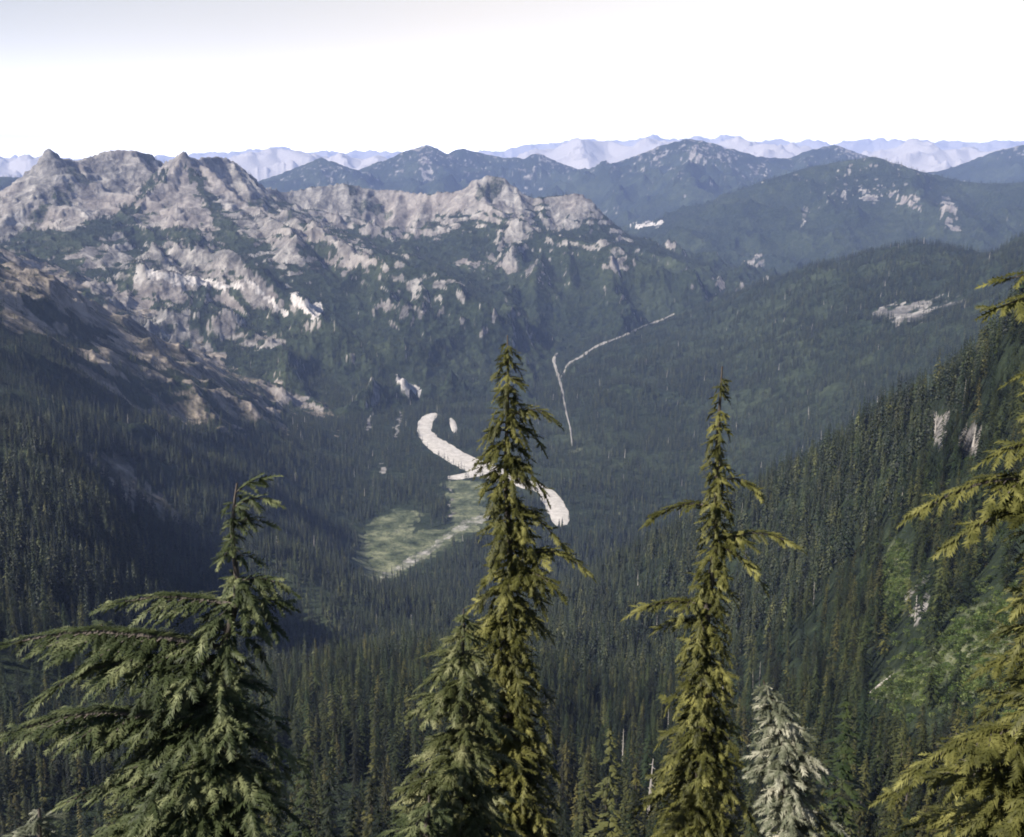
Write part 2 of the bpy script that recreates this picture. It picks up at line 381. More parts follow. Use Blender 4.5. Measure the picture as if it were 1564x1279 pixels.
for k, r in enumerate(ranges):
    o = owner == k + 1
    if r.name == 'rocky_mountain':
        rl = np.interp(PX, [150, 420, 520, 900, 1100], [-325, -300, -250, -240, -190])
        v = sstep(-60, 60, (Z - rl) + rk_noise * 300 + rk_small * 70 + (slope - 0.5) * 220)
        v = v * (1 - 0.6 * sstep(0.20, 0.34, fbm(X, Y, 170, 4, 161)))
        v = np.maximum(v, sstep(0.30, 0.85, rk_small + rk_small2 * 0.6 + rk_noise * 0.3) * 0.55 * sstep(-600, -400, Z))
        for vp in veg_shade_polys: v[in_poly(PX + rk_small * 30, PY + rk_small2 * 26, vp)] *= 0.25
    elif r.name == 'snowy_range':
        v = np.full(X.shape, 0.9); scree[o] = 1.0
    else:
        v = sstep(0.10, 0.30, fbm(X, Y, 900, 3, 221) * 0.5 + rk_small * 0.9 + rk_noise * 0.35 + (Z - r.rockline) / 1500 + 0.05)
    rock[o] = v[o]; tint[o] = 0.0
jx = PX + fbm(X, Y, 50, 4, 121) * 30; jy = PY + fbm(X, Y, 50, 4, 131) * 13
vis = TE >= RUN - 0.004
for p in meadow_polys: meadow[in_poly(jx, jy, p) & (D_ < 3500)] = 1
trk = in_poly(jx * 0.35 + PX * 0.65, jy * 0.3 + PY * 0.7, pairs_poly(smooth_pairs(line_pairs([(580, 884, 8), (620, 862, 14), (655, 842, 12), (680, 822, 10), (712, 802, 14), (752, 788, 12)])))) & vis
scree[trk] = 0.40
ink = np.zeros(X.shape, bool)
for q, p in enumerate(scree_polys):
    i_ = in_poly(PX + fbm(X, Y, 60, 4, 141) * 13, PY + fbm(X, Y, 60, 4, 151) * 9, p) & vis
    if q in (0, 1, 2, 3, 5): scree[i_] = 0.75 + 0.25 * sstep(-0.2, 0.1, rk_small)[i_]
    else: rock[i_] = np.maximum(rock[i_], sstep(-0.2, 0.1, fbm(X, Y, 60, 4, 171))[i_])
for q, p in enumerate(soft_rock_polys):
    i_ = in_poly(jx, jy, p) & vis
    v = sstep(-0.45 if q == 0 else -0.3, -0.02 if q == 0 else 0.12, rk_noise * 0.6 + rk_small)
    if q == 0: v = sstep(-0.32, -0.06, streak + 0.45 * rk_small - 0.45 * sstep(470, 640, PY - PX * 0.30 + 40))
    rock[i_] = np.maximum(rock[i_], v[i_])
tint[(owner == 0) & (PX < 560)] = 1

meadow[(owner == 0) & (flat > 0.5) & (rk_noise > 0.38) & (D_ < 2700)] = 0.6
DENS = (1 - rock) * (1 - meadow) * (1 - np.clip(scree * 1.5, 0, 1))

def grid_at(G, x, y):
    a = np.arctan2(x, y); d = np.hypot(x, y)
    ia = np.clip(np.interp(a, az, np.arange(NA)).round().astype(int), 0, NA - 1)
    idd = np.clip(np.interp(d, ds, np.arange(ND)).round().astype(int), 0, ND - 1)
    return G[idd, ia]

# ------------------------------------------------------------------ scene helpers
C = bpy.context.scene.collection
def mesh_np(name, v, f, smooth=False, loops=None):
    """v (n,3); f (m,k) all faces with k corners"""
    me = bpy.data.meshes.new(name)
    v = np.asarray(v, np.float32); f = np.asarray(f, np.int32); k = f.shape[1]
    me.vertices.add(len(v)); me.vertices.foreach_set('co', v.ravel())
    me.loops.add(f.size); me.loops.foreach_set('vertex_index', f.ravel())
    me.polygons.add(len(f)); me.polygons.foreach_set('loop_start', np.arange(0, f.size, k, dtype=np.int32))
    me.polygons.foreach_set('use_smooth', np.full(len(f), smooth))
    me.update(calc_edges=True); return me
def obj(name, me, mat=None, parent=None, col=None):
    o = bpy.data.objects.new(name, me); (col or C).objects.link(o)
    if mat is not None and me is not None: me.materials.append(mat)
    if parent is not None: o.parent = parent
    return o
def tag(o, label=None, cat=None, group=None, kind=None):
    if label: o['label'] = label
    if cat: o['category'] = cat
    if group: o['group'] = group
    if kind: o['kind'] = kind
    return o

# ------------------------------------------------------------------ materials
class NT:
    def __init__(s, name):
        s.m = bpy.data.materials.new(name); s.m.use_nodes = True; s.t = s.m.node_tree; s.t.nodes.clear()
        s.out = s.n('ShaderNodeOutputMaterial')
    def n(s, typ, **kw):
        nd = s.t.nodes.new(typ)
        for k, v in kw.items(): setattr(nd, k, v)
        return nd
    def l(s, a, b): s.t.links.new(a, b)
    def noise(s, scale, detail=6, rough=0.6, vec=None, dist=0.0):
        nd = s.n('ShaderNodeTexNoise'); nd.inputs['Scale'].default_value = scale; nd.inputs['Detail'].default_value = detail
        nd.inputs['Roughness'].default_value = rough; nd.inputs['Distortion'].default_value = dist
        if vec is not None: s.l(vec, nd.inputs['Vector'])
        return nd.outputs['Fac']
    def ramp(s, fac, stops):
        nd = s.n('ShaderNodeValToRGB'); e = nd.color_ramp.elements
        while len(e) < len(stops): e.new(0.5)
        for el, (p, c) in zip(e, stops): el.position = p; el.color = (*c, 1) if len(c) == 3 else c
        s.l(fac, nd.inputs['Fac']); return nd.outputs['Color']
    def mix(s, fac, a, b, typ='MIX'):
        nd = s.n('ShaderNodeMix', data_type='RGBA', blend_type=typ)
        for sock, v in ((nd.inputs[0], fac), (nd.inputs[6], a), (nd.inputs[7], b)):
            if isinstance(v, (int, float)): sock.default_value = v
            elif isinstance(v, tuple): sock.default_value = (*v, 1)
            else: s.l(v, sock)
        return nd.outputs[2]
    def math(s, op, a, b=None, c=None):
        nd = s.n('ShaderNodeMath', operation=op)
        for i, v in enumerate((a, b, c)):
            if v is None: continue
            if isinstance(v, (int, float)): nd.inputs[i].default_value = v
            else: s.l(v, nd.inputs[i])
        return nd.outputs[0]

def terrain_mat():
    t = NT('mountain_ground')
    geo = t.n('ShaderNodeNewGeometry').outputs['Position']
    at = t.n('ShaderNodeAttribute', attribute_name='cover'); sep = t.n('ShaderNodeSeparateColor'); t.l(at.outputs['Color'], sep.inputs[0])
    rk, md, sc, tn = sep.outputs[0], sep.outputs[1], sep.outputs[2], at.outputs['Alpha']
    big = t.noise(1 / 420, 8, 0.62, geo); mid = t.noise(1 / 70, 8, 0.68, geo, 0.6); fine = t.noise(1 / 16, 6, 0.7, geo)
    rockc = t.ramp(mid, [(0.32, (0.045, 0.046, 0.046)), (0.44, (0.13, 0.124, 0.116)), (0.56, (0.275, 0.258, 0.236)), (0.70, (0.46, 0.435, 0.40))])
    rockc = t.mix(t.math('MULTIPLY', t.ramp(big, [(0.42, (0, 0, 0)), (0.6, (1, 1, 1))]), 0.35), rockc, (0.30, 0.25, 0.22))
    brown = t.ramp(mid, [(0.36, (0.034, 0.035, 0.024)), (0.48, (0.16, 0.138, 0.105)), (0.62, (0.38, 0.32, 0.26))])
    rockc = t.mix(tn, rockc, brown)
    veg = t.ramp(fine, [(0.35, (0.008, 0.013, 0.007)), (0.55, (0.022, 0.032, 0.016)), (0.72, (0.055, 0.07, 0.034))])
    veg = t.mix(t.ramp(big, [(0.45, (0, 0, 0)), (0.62, (1, 1, 1))]), veg, t.ramp(mid, [(0.35, (0.018, 0.027, 0.013)), (0.7, (0.065, 0.08, 0.04))]))
    grass = t.ramp(t.noise(1 / 34, 9, 0.72, geo), [(0.36, (0.028, 0.038, 0.018)), (0.5, (0.095, 0.108, 0.058)), (0.64, (0.22, 0.225, 0.135))])
    scr = t.ramp(fine, [(0.3, (0.30, 0.27, 0.25)), (0.62, (0.62, 0.58, 0.54))])
    # break the borders up
    edge = t.math('MULTIPLY', t.math('SUBTRACT', t.noise(1 / 28, 6, 0.75, geo), 0.5), 1.5)
    def sharp(f):
        v = t.math('ADD', f, edge); nd = t.n('ShaderNodeMapRange', interpolation_type='SMOOTHSTEP')
        nd.inputs[1].default_value = 0.22; nd.inputs[2].default_value = 0.80; t.l(v, nd.inputs[0]); return nd.outputs[0]
    c = t.mix(sharp(rk), veg, rockc); c = t.mix(md, c, grass); c = t.mix(sharp(sc), c, scr)
    bs = t.n('ShaderNodeBsdfPrincipled'); t.l(c, bs.inputs['Base Color']); bs.inputs['Roughness'].default_value = 0.95
    bs.inputs['Specular IOR Level'].default_value = 0.15
    bm = t.n('ShaderNodeBump'); bm.inputs['Strength'].default_value = 0.9; bm.inputs['Distance'].default_value = 9.0
    vor = t.n('ShaderNodeTexVoronoi'); vor.inputs['Scale'].default_value = 1 / 22; t.l(geo, vor.inputs['Vector'])
    hgt = t.math('ADD', t.math('MULTIPLY', t.math('ADD', mid, fine), 1.0), t.math('MULTIPLY', vor.outputs['Distance'], 0.5))
    t.l(hgt, bm.inputs['Height']); t.l(bm.outputs[0], bs.inputs['Normal'])
    t.l(bs.outputs[0], t.out.inputs[0]); return t.m
M_GROUND = terrain_mat()

def gravel_mat(g=1.0):
    t = NT('pale_gravel'); geo = t.n('ShaderNodeNewGeometry').outputs['Position']
    c = t.ramp(t.noise(1 / 11, 10, 0.78, geo), [(0.30, (0.27 * g, 0.245 * g, 0.21 * g)), (0.46, (0.40 * g, 0.37 * g, 0.33 * g)), (0.66, (0.60 * g, 0.56 * g, 0.51 * g))])
    bs = t.n('ShaderNodeBsdfPrincipled'); t.l(c, bs.inputs['Base Color']); bs.inputs['Roughness'].default_value = 0.8
    bm = t.n('ShaderNodeBump'); bm.inputs['Strength'].default_value = 0.4; t.l(t.noise(1 / 3, 4, 0.6, geo), bm.inputs['Height']); t.l(bm.outputs[0], bs.inputs['Normal'])
    t.l(bs.outputs[0], t.out.inputs[0]); return t.m
M_GRAVEL = gravel_mat()
M_TRACK = gravel_mat(0.55); M_DIRT = gravel_mat(0.34)

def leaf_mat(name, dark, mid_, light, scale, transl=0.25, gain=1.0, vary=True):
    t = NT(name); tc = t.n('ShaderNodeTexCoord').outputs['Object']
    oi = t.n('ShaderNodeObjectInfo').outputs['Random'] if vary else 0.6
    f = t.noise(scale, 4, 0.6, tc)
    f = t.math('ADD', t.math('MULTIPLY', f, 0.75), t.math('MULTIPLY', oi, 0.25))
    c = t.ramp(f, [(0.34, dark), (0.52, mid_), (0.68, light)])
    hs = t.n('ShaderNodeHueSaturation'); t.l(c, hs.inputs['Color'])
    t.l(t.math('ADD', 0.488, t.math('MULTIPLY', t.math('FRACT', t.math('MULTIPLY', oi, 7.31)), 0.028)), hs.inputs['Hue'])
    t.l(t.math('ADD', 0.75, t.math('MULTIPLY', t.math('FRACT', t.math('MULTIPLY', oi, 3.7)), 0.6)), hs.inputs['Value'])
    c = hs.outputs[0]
    bs = t.n('ShaderNodeBsdfPrincipled'); t.l(c, bs.inputs['Base Color']); bs.inputs['Roughness'].default_value = 0.6
    bs.inputs['Specular IOR Level'].default_value = 0.25
    tr = t.n('ShaderNodeBsdfTranslucent'); t.l(c, tr.inputs['Color'])
    mx = t.n('ShaderNodeMixShader'); mx.inputs[0].default_value = transl
    t.l(bs.outputs[0], mx.inputs[1]); t.l(tr.outputs[0], mx.inputs[2]); t.l(mx.outputs[0], t.out.inputs[0]); return t.m
M_OLIVE = leaf_mat('olive_needles', (0.014, 0.017, 0.004), (0.085, 0.088, 0.022), (0.27, 0.26, 0.08), 2.2, vary=False)
M_PALE = leaf_mat('pale_needles', (0.035, 0.045, 0.025), (0.15, 0.162, 0.105), (0.56, 0.54, 0.42), 2.4, vary=False)
M_GREEN = leaf_mat('green_needles', (0.011, 0.017, 0.006), (0.060, 0.078, 0.030), (0.25, 0.27, 0.13), 2.2, vary=False)
M_CREAM = leaf_mat('cream_needles', (0.020, 0.026, 0.009), (0.085, 0.098, 0.035), (0.33, 0.33, 0.17), 2.4, vary=False)
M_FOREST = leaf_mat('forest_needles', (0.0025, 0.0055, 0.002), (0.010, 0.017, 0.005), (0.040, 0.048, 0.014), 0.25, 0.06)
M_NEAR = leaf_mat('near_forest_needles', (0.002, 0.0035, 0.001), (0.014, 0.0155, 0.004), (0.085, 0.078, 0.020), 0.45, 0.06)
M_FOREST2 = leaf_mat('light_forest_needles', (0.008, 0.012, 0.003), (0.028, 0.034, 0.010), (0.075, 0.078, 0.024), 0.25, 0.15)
def bark_mat(name, a, b):
    t = NT(name); tc = t.n('ShaderNodeTexCoord').outputs['Object']
    mp = t.n('ShaderNodeMapping'); mp.inputs['Scale'].default_value = (6, 6, 1); t.l(tc, mp.inputs[0])
    c = t.ramp(t.noise(3, 6, 0.7, mp.outputs[0]), [(0.35, a), (0.65, b)])
    bs = t.n('ShaderNodeBsdfPrincipled'); t.l(c, bs.inputs['Base Color']); bs.inputs['Roughness'].default_value = 0.9
    bm = t.n('ShaderNodeBump'); bm.inputs['Strength'].default_value = 0.5; t.l(t.noise(8, 5, 0.6, mp.outputs[0]), bm.inputs['Height']); t.l(bm.outputs[0], bs.inputs['Normal'])
    t.l(bs.outputs[0], t.out.inputs[0]); return t.m
M_BARK = bark_mat('dark_bark', (0.035, 0.028, 0.022), (0.12, 0.10, 0.085))
M_DEAD = bark_mat('weathered_wood', (0.20, 0.18, 0.16), (0.46, 0.43, 0.39))

# ------------------------------------------------------------------ terrain objects, split by landform
idx = np.arange(NA * ND).reshape(ND, NA)
quads = np.stack([idx[:-1, :-1], idx[:-1, 1:], idx[1:, 1:], idx[1:, :-1]], -1).reshape(-1, 4)
own_f = owner[:-1, :-1].ravel()
V = np.stack([X, Y, Z], -1).reshape(-1, 3)
cover = np.stack([rock, meadow, scree, tint], -1).reshape(-1, 4).astype(np.float32)
names = ['ground'] + [r.name for r in ranges]
for k, nm in enumerate(names):
    q = quads[own_f == k]
    if not len(q): continue
    used, inv = np.unique(q, return_inverse=True)
    me = mesh_np(nm, V[used], inv.reshape(-1, 4), True)
    a = me.attributes.new('cover', 'FLOAT_COLOR', 'POINT'); a.data.foreach_set('color', cover[used].ravel())
    tag(obj(nm, me, M_GROUND), kind='structure')
# the slope behind and beside the camera
ga_ = np.linspace(R(46), R(314), 60); gd = np.array([2, 5, 10, 20, 50, 120, 300, 700])
v = []
for d in gd:
    for a in ga_: v.append((math.sin(a) * d, math.cos(a) * d, -1.75 - 0.25 * d * max(0.2, 0.5 + 0.5 * math.cos(a)) - (3.0 if False else 0)))
v = np.array(v)
for j in range(len(gd)):                       # meet the front sheet at both seams
    zr = height_at(np.array([math.sin(R(46)) * gd[j]]), np.array([math.cos(R(46)) * gd[j]]))[0]
    zl = height_at(np.array([math.sin(R(-46)) * gd[j]]), np.array([math.cos(R(-46)) * gd[j]]))[0]
    for i in range(60):
        w = i / 59; e = (1 - w) ** 6 * (zr - v[j * 60][2]) + w ** 6 * (zl - v[j * 60 + 59][2]); v[j * 60 + i][2] += e
q = [(j * 60 + i, j * 60 + i + 1, (j + 1) * 60 + i + 1, (j + 1) * 60 + i) for j in range(len(gd) - 1) for i in range(59)]
me = mesh_np('summit_ground', v, q, True); a = me.attributes.new('cover', 'FLOAT_COLOR', 'POINT'); a.data.foreach_set('color', np.tile(np.array([0.3, 0.5, 0, 0.5], np.float32), len(v)))
tag(obj('summit_ground', me, M_GROUND), kind='structure')

def strip(name, pairs, lift, kind_obj=True):
    rows = []
    for a in pairs:
        p = cast(a[0], a[1], 1500); q_ = cast(a[2], a[3], 1500); rows.append((p, q_))
    v = []; NW = 5
    for p, q_ in rows:
        for j in range(NW):
            c = p + (q_ - p) * j / (NW - 1); z = height_at(np.array([c[0]]), np.array([c[1]]))[0] + (lift if 0 < j < NW - 1 else lift * 0.2)
            v.append((c[0], c[1], z))
    f = [(i * NW + j, i * NW + j + 1, (i + 1) * NW + j + 1, (i + 1) * NW + j) for i in range(len(rows) - 1) for j in range(NW - 1)]
    o = obj(name, mesh_np(name, v, f, True), M_DIRT if name == 'dirt_track' else M_TRACK if name in ('gravel_road', 'stream_bed') else M_GRAVEL); tag(o, kind='structure'); return rows
jr = np.stack([fbm(np.arange(len(river_pairs)) * 1.0, np.full(len(river_pairs), 3.3 * k), 3.0, 3, 231) * 4.5 for k in range(4)], 1)
river_pairs = river_pairs + jr * np.array([1, .5, 1, .5]) * np.clip(np.arange(len(river_pairs)) / 8.0, 0, 1)[:, None]
strip('river', river_pairs, 1.6)
for k_ in streams:
    if 'road' in k_ or 'stream' in k_ or 'track' in k_:
        a_ = streams[k_]; mid_ = (a_[:, :2] + a_[:, 2:]) / 2; wv = rng.uniform(0.3, 0.85, (len(a_), 1)); streams[k_] = np.hstack([mid_ + (a_[:, :2] - mid_) * wv, mid_ + (a_[:, 2:] - mid_) * wv])
for nm, pr in streams.items(): strip(nm.split('.')[0], pr, 2.5)

# ------------------------------------------------------------------ conifers
def branch_tris(p0, th, L, droop, wid, lift=0.25):
    """one drooping bough: a ragged folded blade of four triangles"""
    c, s = math.cos(th), math.sin(th)
    def pt(r, side, z): return (p0[0] + c * r - s * side, p0[1] + s * r + c * side, p0[2] + z)
    m = 0.52
    return [pt(0, 0, 0), pt(L * m, wid, -droop * 0.35 - wid * .35), pt(L, random.uniform(-.15, .15) * L, -droop), pt(L * m, -wid, -droop * 0.35 - wid * .35), pt(L * m, 0, lift * wid - droop * 0.12)]
def conifer(h, rad, nb, seed, clump=1.0, bare=0.08, sparse=0.0):
    random.seed(seed); v = []; f = []
    ragged = [random.uniform(0.75, 1.2) for _ in range(14)]
    for k in range(nb):
        t = (k + random.random()) / nb; t = t ** 1.25          # 0 top .. 1 bottom
        if random.random() < sparse * t: continue
        z = h * (1 - t * (1 - bare))
        prof = (0.06 + 0.94 * t ** 0.75) * (1 - 0.35 * max(0, t - 0.75) / 0.25)
        th = k * 2.39996 + random.uniform(-.5, .5)
        L = rad * prof * random.uniform(0.6, 1.2) * ragged[int(t * 13.9)] * (1.0 + 0.2 * math.sin(th * 2 + seed))
        dr = L * random.uniform(0.35, 0.8) + 0.1
        b = len(v); v += branch_tris((0, 0, z), th, L, dr, L * 0.30 * clump * random.uniform(0.8, 1.2))
        f += [(b, b + 1, b + 4), (b + 1, b + 2, b + 4), (b + 2, b + 3, b + 4), (b + 3, b, b + 4)]
    # leader
    b = len(v); v += [(0.12, 0, h * .965), (-0.1, 0.1, h * .965), (-.02, -.12, h * .965), (0, 0, h * 1.02)]; f += [(b, b + 1, b + 3), (b + 1, b + 2, b + 3), (b + 2, b, b + 3)]
    return np.array(v), np.array(f)
def conifer_near(h, rad, nb, seed, sparse=0.0):
    """boughs with side sprays, for trees seen at a few hundred metres"""
    random.seed(seed); v = []; f = []
    ragged = [random.uniform(0.7, 1.25) for _ in range(20)]
    for k in range(nb):
        t = ((k + random.random()) / nb) ** 1.2
        if random.random() < sparse * (0.4 + t): continue
        z = h * (1 - t * 0.9); th = k * 2.39996 + random.uniform(-.5, .5)
        prof = (0.05 + 0.95 * t ** 0.7) * (1 - 0.3 * max(0, t - 0.8) / 0.2)
        L = rad * prof * random.uniform(0.6, 1.2) * ragged[int(t * 19.9)]
        dr = L * random.uniform(0.3, 0.75) + 0.05; ns = 3 + int(L * 2.2)
        for j in range(ns):
            u = (j + 0.6) / ns; c = (math.cos(th) * L * u, math.sin(th) * L * u, z - dr * u ** 1.4)
            for sg in (-1, 1):
                a = th + sg * random.uniform(0.35, 1.0); l = (0.25 + 0.32 * L * (1 - u * 0.6)) * random.uniform(0.7, 1.2)
                b = len(v); cs, sn = math.cos(a), math.sin(a); w = l * 0.3; d2 = l * random.uniform(0.2, 0.7)
                v += [c, (c[0] + cs * l * .5 - sn * w, c[1] + sn * l * .5 + cs * w, c[2] - d2 * .5 - w * .3), (c[0] + cs * l, c[1] + sn * l, c[2] - d2),
                      (c[0] + cs * l * .5 + sn * w, c[1] + sn * l * .5 - cs * w, c[2] - d2 * .5 - w * .3)]
                f += [(b, b + 1, b + 2), (b, b + 2, b + 3)]
    b = len(v); v += [(0.1, 0, h * .96), (-0.1, 0.1, h * .96), (-.02, -.1, h * .96), (0, 0, h * 1.03)]; f += [(b, b + 1, b + 3), (b + 1, b + 2, b + 3), (b + 2, b, b + 3)]
    return np.array(v), np.array(f)
def trunk_mesh(h, r, sides=6, rings=6, bend=0.0):
    v = []; f = []
    for i in range(rings + 1):
        t = i / rings; rr = r * (1 - t) ** 0.9 + 0.015
        for j in range(sides):
            a = 2 * math.pi * j / sides; v.append((math.cos(a) * rr + bend * math.sin(t * 3), math.sin(a) * rr, h * t))
    for i in range(rings):
        for j in range(sides): f.append((i * sides + j, i * sides + (j + 1) % sides, (i + 1) * sides + (j + 1) % sides, (i + 1) * sides + j))
    return mesh_np('trunk', v, f, True)
def snag_mesh(h, r, seed, nb=14):
    random.seed(seed); v = []; f = []
    def tube(a, b, r0, r1):
        a = np.array(a, float); b = np.array(b, float); d = b - a; d /= np.linalg.norm(d)
        u = np.cross(d, (0.3, 0.9, 0.31)); u /= np.linalg.norm(u); w = np.cross(d, u); k = len(v)
        for c, rr in ((a, r0), (b, r1)):
            for j in range(5):
                t = 2 * math.pi * j / 5; v.append(tuple(c + (u * math.cos(t) + w * math.sin(t)) * rr))
        for j in range(5): f.append((k + j, k + (j + 1) % 5, k + 5 + (j + 1) % 5, k + 5 + j))
    lx = random.uniform(-.04, .04) * h
    tube((0, 0, 0), (lx * .5, 0, h * .5), r, r * .6); tube((lx * .5, 0, h * .5), (lx, 0.1, h), r * .6, r * .15)
    for k in range(nb):
        z = h * random.uniform(0.3, 0.95); a = random.uniform(0, 6.28); l = random.uniform(0.4, 1.6) * (1.15 - z / h) + .3
        x0 = lx * z / h
        tube((x0, 0, z), (x0 + math.cos(a) * l, math.sin(a) * l, z + random.uniform(-.5, .3) * l), r * .22, r * .05)
    return np.array(v), np.array(f)

# scatter the forest
def zone(d0, d1, spacing, azr=(R(-31), R(31))):
    area = 0.5 * (d1 * d1 - d0 * d0) * (azr[1] - azr[0]); nn = int(area / spacing ** 2)
    d = np.sqrt(rng.uniform(d0 * d0, d1 * d1, nn)); a = rng.uniform(*azr, nn)
    return np.sin(a) * d, np.cos(a) * d
parts = [zone(95, 900, 5.5), zone(900, 2000, 6.6), zone(2000, 3600, 8.6), zone(3600, 6200, 11.5), zone(6200, 9800, 24)]
import warnings; warnings.simplefilter('ignore')
tx = np.concatenate([p[0] for p in parts]); ty = np.concatenate([p[1] for p in parts])
td = np.hypot(tx, ty); tz = height_at(tx, ty); bx, by = project(tx, ty, tz)
dn = grid_at(DENS, tx, ty); ow = grid_at(owner, tx, ty)
clumpn = fbm(tx, ty, 90, 3, 201)
keep = rng.random(len(tx)) < np.clip(dn * (0.78 + clumpn * 1.4), 0, 1)
keep &= ~((ow > 0) & (rng.random(len(tx)) < 0.12)) & (ow != 5) & (ow != 6)
hgt = np.where(td < 2000, rng.normal(22, 5.8, len(tx)), rng.normal(21, 4.5, len(tx))) * (1 + clumpn * 0.35)
hgt = np.where(ow == 1, hgt * 0.75, hgt)
sparse_left = (ow == 0) & (grid_at(rock, tx, ty) > 0.15)
hgt = np.where(sparse_left | ((ow == 0) & (bx < 470) & (by < 640) & (td > 1300)), hgt * 0.55, hgt); hgt = np.clip(hgt, 5, 36)
# hidden by ground in front (a margin keeps them right from a step aside)
ia = np.clip(np.interp(np.arctan2(tx, ty), az, np.arange(NA)).astype(int), 0, NA - 1); ii = np.clip(np.searchsorted(ds, td * 0.985), 0, ND - 1)
keep &= (tz + hgt + 14) / td > RUN[ii, ia]
bx, by = project(tx, ty, tz); ux, uy = project(tx, ty, tz + hgt * 0.8); mx_, my_ = project(tx, ty, tz + hgt * 0.4)
thin = rng.random(len(tx))
for poly in [river_poly] + stream_polys:
    base_in = in_poly(bx, by, poly); over = (in_poly(ux, uy, poly) | in_poly(mx_, my_, poly)) & ~base_in
    keep &= ~(base_in & (td > 1500)) & ~(over & (td > 1500) & (thin > (0.42 if poly is river_poly else 0.85)))
for p in meadow_polys: keep &= ~(in_poly(bx, by, p) & (thin > 0.07)) & ~((in_poly(ux, uy, p) | in_poly(mx_, my_, p)) & (thin > 0.16) & (td > 1200)) & ~(in_poly(ux, uy, p) & (thin > 0.10) & (td < 700)) & ~(in_poly(mx_, my_, p) & (thin > 0.38) & (td < 700))
for p in scree_polys: keep &= ~((in_poly(ux, uy, p) | in_poly(mx_, my_, p)))
for p in soft_rock_polys[2:4] + soft_rock_polys[-1:]: keep &= ~(in_poly(ux, uy, p) | (in_poly(mx_, my_, p) & (thin > 0.4)))
lp = [(1318, 1074), (1326, 1030), (1374, 1010), (1376, 1064)]
keep &= ~((in_poly(bx, by, lp) | in_poly(ux, uy, lp) | in_poly(mx_, my_, lp)) & (td < 700))
keep &= (bx > -260) & (bx < 1830) & (uy < 1420)
tx, ty, tz, td, hgt, ow, bx, ux, uy = [a_[keep] for a_ in (tx, ty, tz, td, hgt, ow, bx, ux, uy)]
by = by[keep]

# near individuals
inview = (ux > 5) & (ux < 1560) & (uy < 1262) & (td > 120)
# how much of each tree peeps out above the ones in front of it
cand = np.nonzero(inview)[0]; cand = cand[np.argsort(td[cand])]
skyline = np.full(1600, 2000.0); picked = []; sizes = []
for i in cand[:1600]:
    c0 = int(max(0, ux[i] - 3)); c1 = int(min(1599, ux[i] + 4)); top = uy[i] - (by[i] - uy[i]) * 0.22
    seen = np.mean(skyline[c0:c1]) - top
    if seen > 10: picked.append(i); sizes.append(seen)
    w = max(2, int(2.2 * F / td[i])); a0 = int(max(0, ux[i] - w)); a1 = int(min(1599, ux[i] + w))
    skyline[a0:a1] = np.minimum(skyline[a0:a1], uy[i] + (by[i] - uy[i]) * 0.15)
    if len(picked) >= 300: break
picked = np.array(picked[:285])
rest = np.ones(len(tx), bool); rest[picked] = False

variants = []
for k in range(6):
    hh = 23.0; vv, ff = conifer_near(hh, 2.5 + 0.25 * (k % 3), 120, 300 + k, 0.12 + 0.08 * (k % 2))
    variants.append((mesh_np('crown', vv, ff), trunk_mesh(hh, 0.34)))
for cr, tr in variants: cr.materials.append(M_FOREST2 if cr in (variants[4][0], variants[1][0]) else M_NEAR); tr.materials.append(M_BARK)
def region(px_):
    if px_ < 420: return 'near the large spreading tree at left'
    if px_ < 640: return 'between left tree and central spire'
    if px_ < 880: return 'beside the tall central spire'
    if px_ < 1010: return 'between the two tall spires'
    if px_ < 1240: return 'around the slim right spire'
    if px_ < 1420: return 'right of the frosted fir, below clearing'
    return 'on near right slope beside clearings'
def band(td_): return 'tall dark conifer' if td_ < 330 else ('dark green conifer farther down' if td_ < 480 else 'small distant conifer')
def set_tree(root, i):
    s = hgt[i] / 23.0; root.location = (tx[i], ty[i], tz[i] - 0.4); w = s * rng.uniform(0.85, 1.2); root.scale = (w, w, s)
    root.rotation_euler = (rng.uniform(-.02, .02), rng.uniform(-.02, .02), rng.uniform(0, 6.28))
    tag(root, band(td[i]) + ' ' + region(ux[i]), 'tree', 'conifers of the forest below the viewpoint')
protos = []
for n_, i in enumerate(picked):
    k = n_ % 6
    if n_ < 6:
        root = bpy.data.objects.new('conifer_tree', None); C.objects.link(root); protos.append(root)
        obj('crown', variants[k][0], None, root); obj('trunk', variants[k][1], None, root)
    else:
        root = protos[k].copy(); C.objects.link(root)
        for ch in protos[k].children:
            c = ch.copy(); c.parent = root; C.objects.link(c)
    set_tree(root, i)

# all other trees: one forest
src = bpy.data.collections.new('forest_sources')
def src_obj(nm, vf, mats):
    me = mesh_np(nm, *vf); me.materials.append(mats); o = bpy.data.objects.new(nm, me); src.objects.link(o)
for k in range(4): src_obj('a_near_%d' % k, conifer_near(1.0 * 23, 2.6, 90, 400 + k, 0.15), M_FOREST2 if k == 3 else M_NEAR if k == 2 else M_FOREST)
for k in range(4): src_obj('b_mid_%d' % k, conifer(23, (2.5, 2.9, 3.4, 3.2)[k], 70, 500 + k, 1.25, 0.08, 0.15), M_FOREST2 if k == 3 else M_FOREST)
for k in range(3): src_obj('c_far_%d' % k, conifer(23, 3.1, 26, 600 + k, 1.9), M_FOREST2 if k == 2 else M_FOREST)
for k in range(2): src_obj('d_snag_%d' % k, snag_mesh(19, 0.42, 700 + k), M_DEAD)
r_ = np.nonzero(rest)[0]
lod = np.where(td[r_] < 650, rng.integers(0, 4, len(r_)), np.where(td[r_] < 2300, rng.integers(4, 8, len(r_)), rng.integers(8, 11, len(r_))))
sn = (rng.random(len(r_)) < 0.004) & (td[r_] < 4500); lod = np.where(sn, rng.integers(11, 13, len(r_)), lod)
me = bpy.data.meshes.new('forest'); me.vertices.add(len(r_))
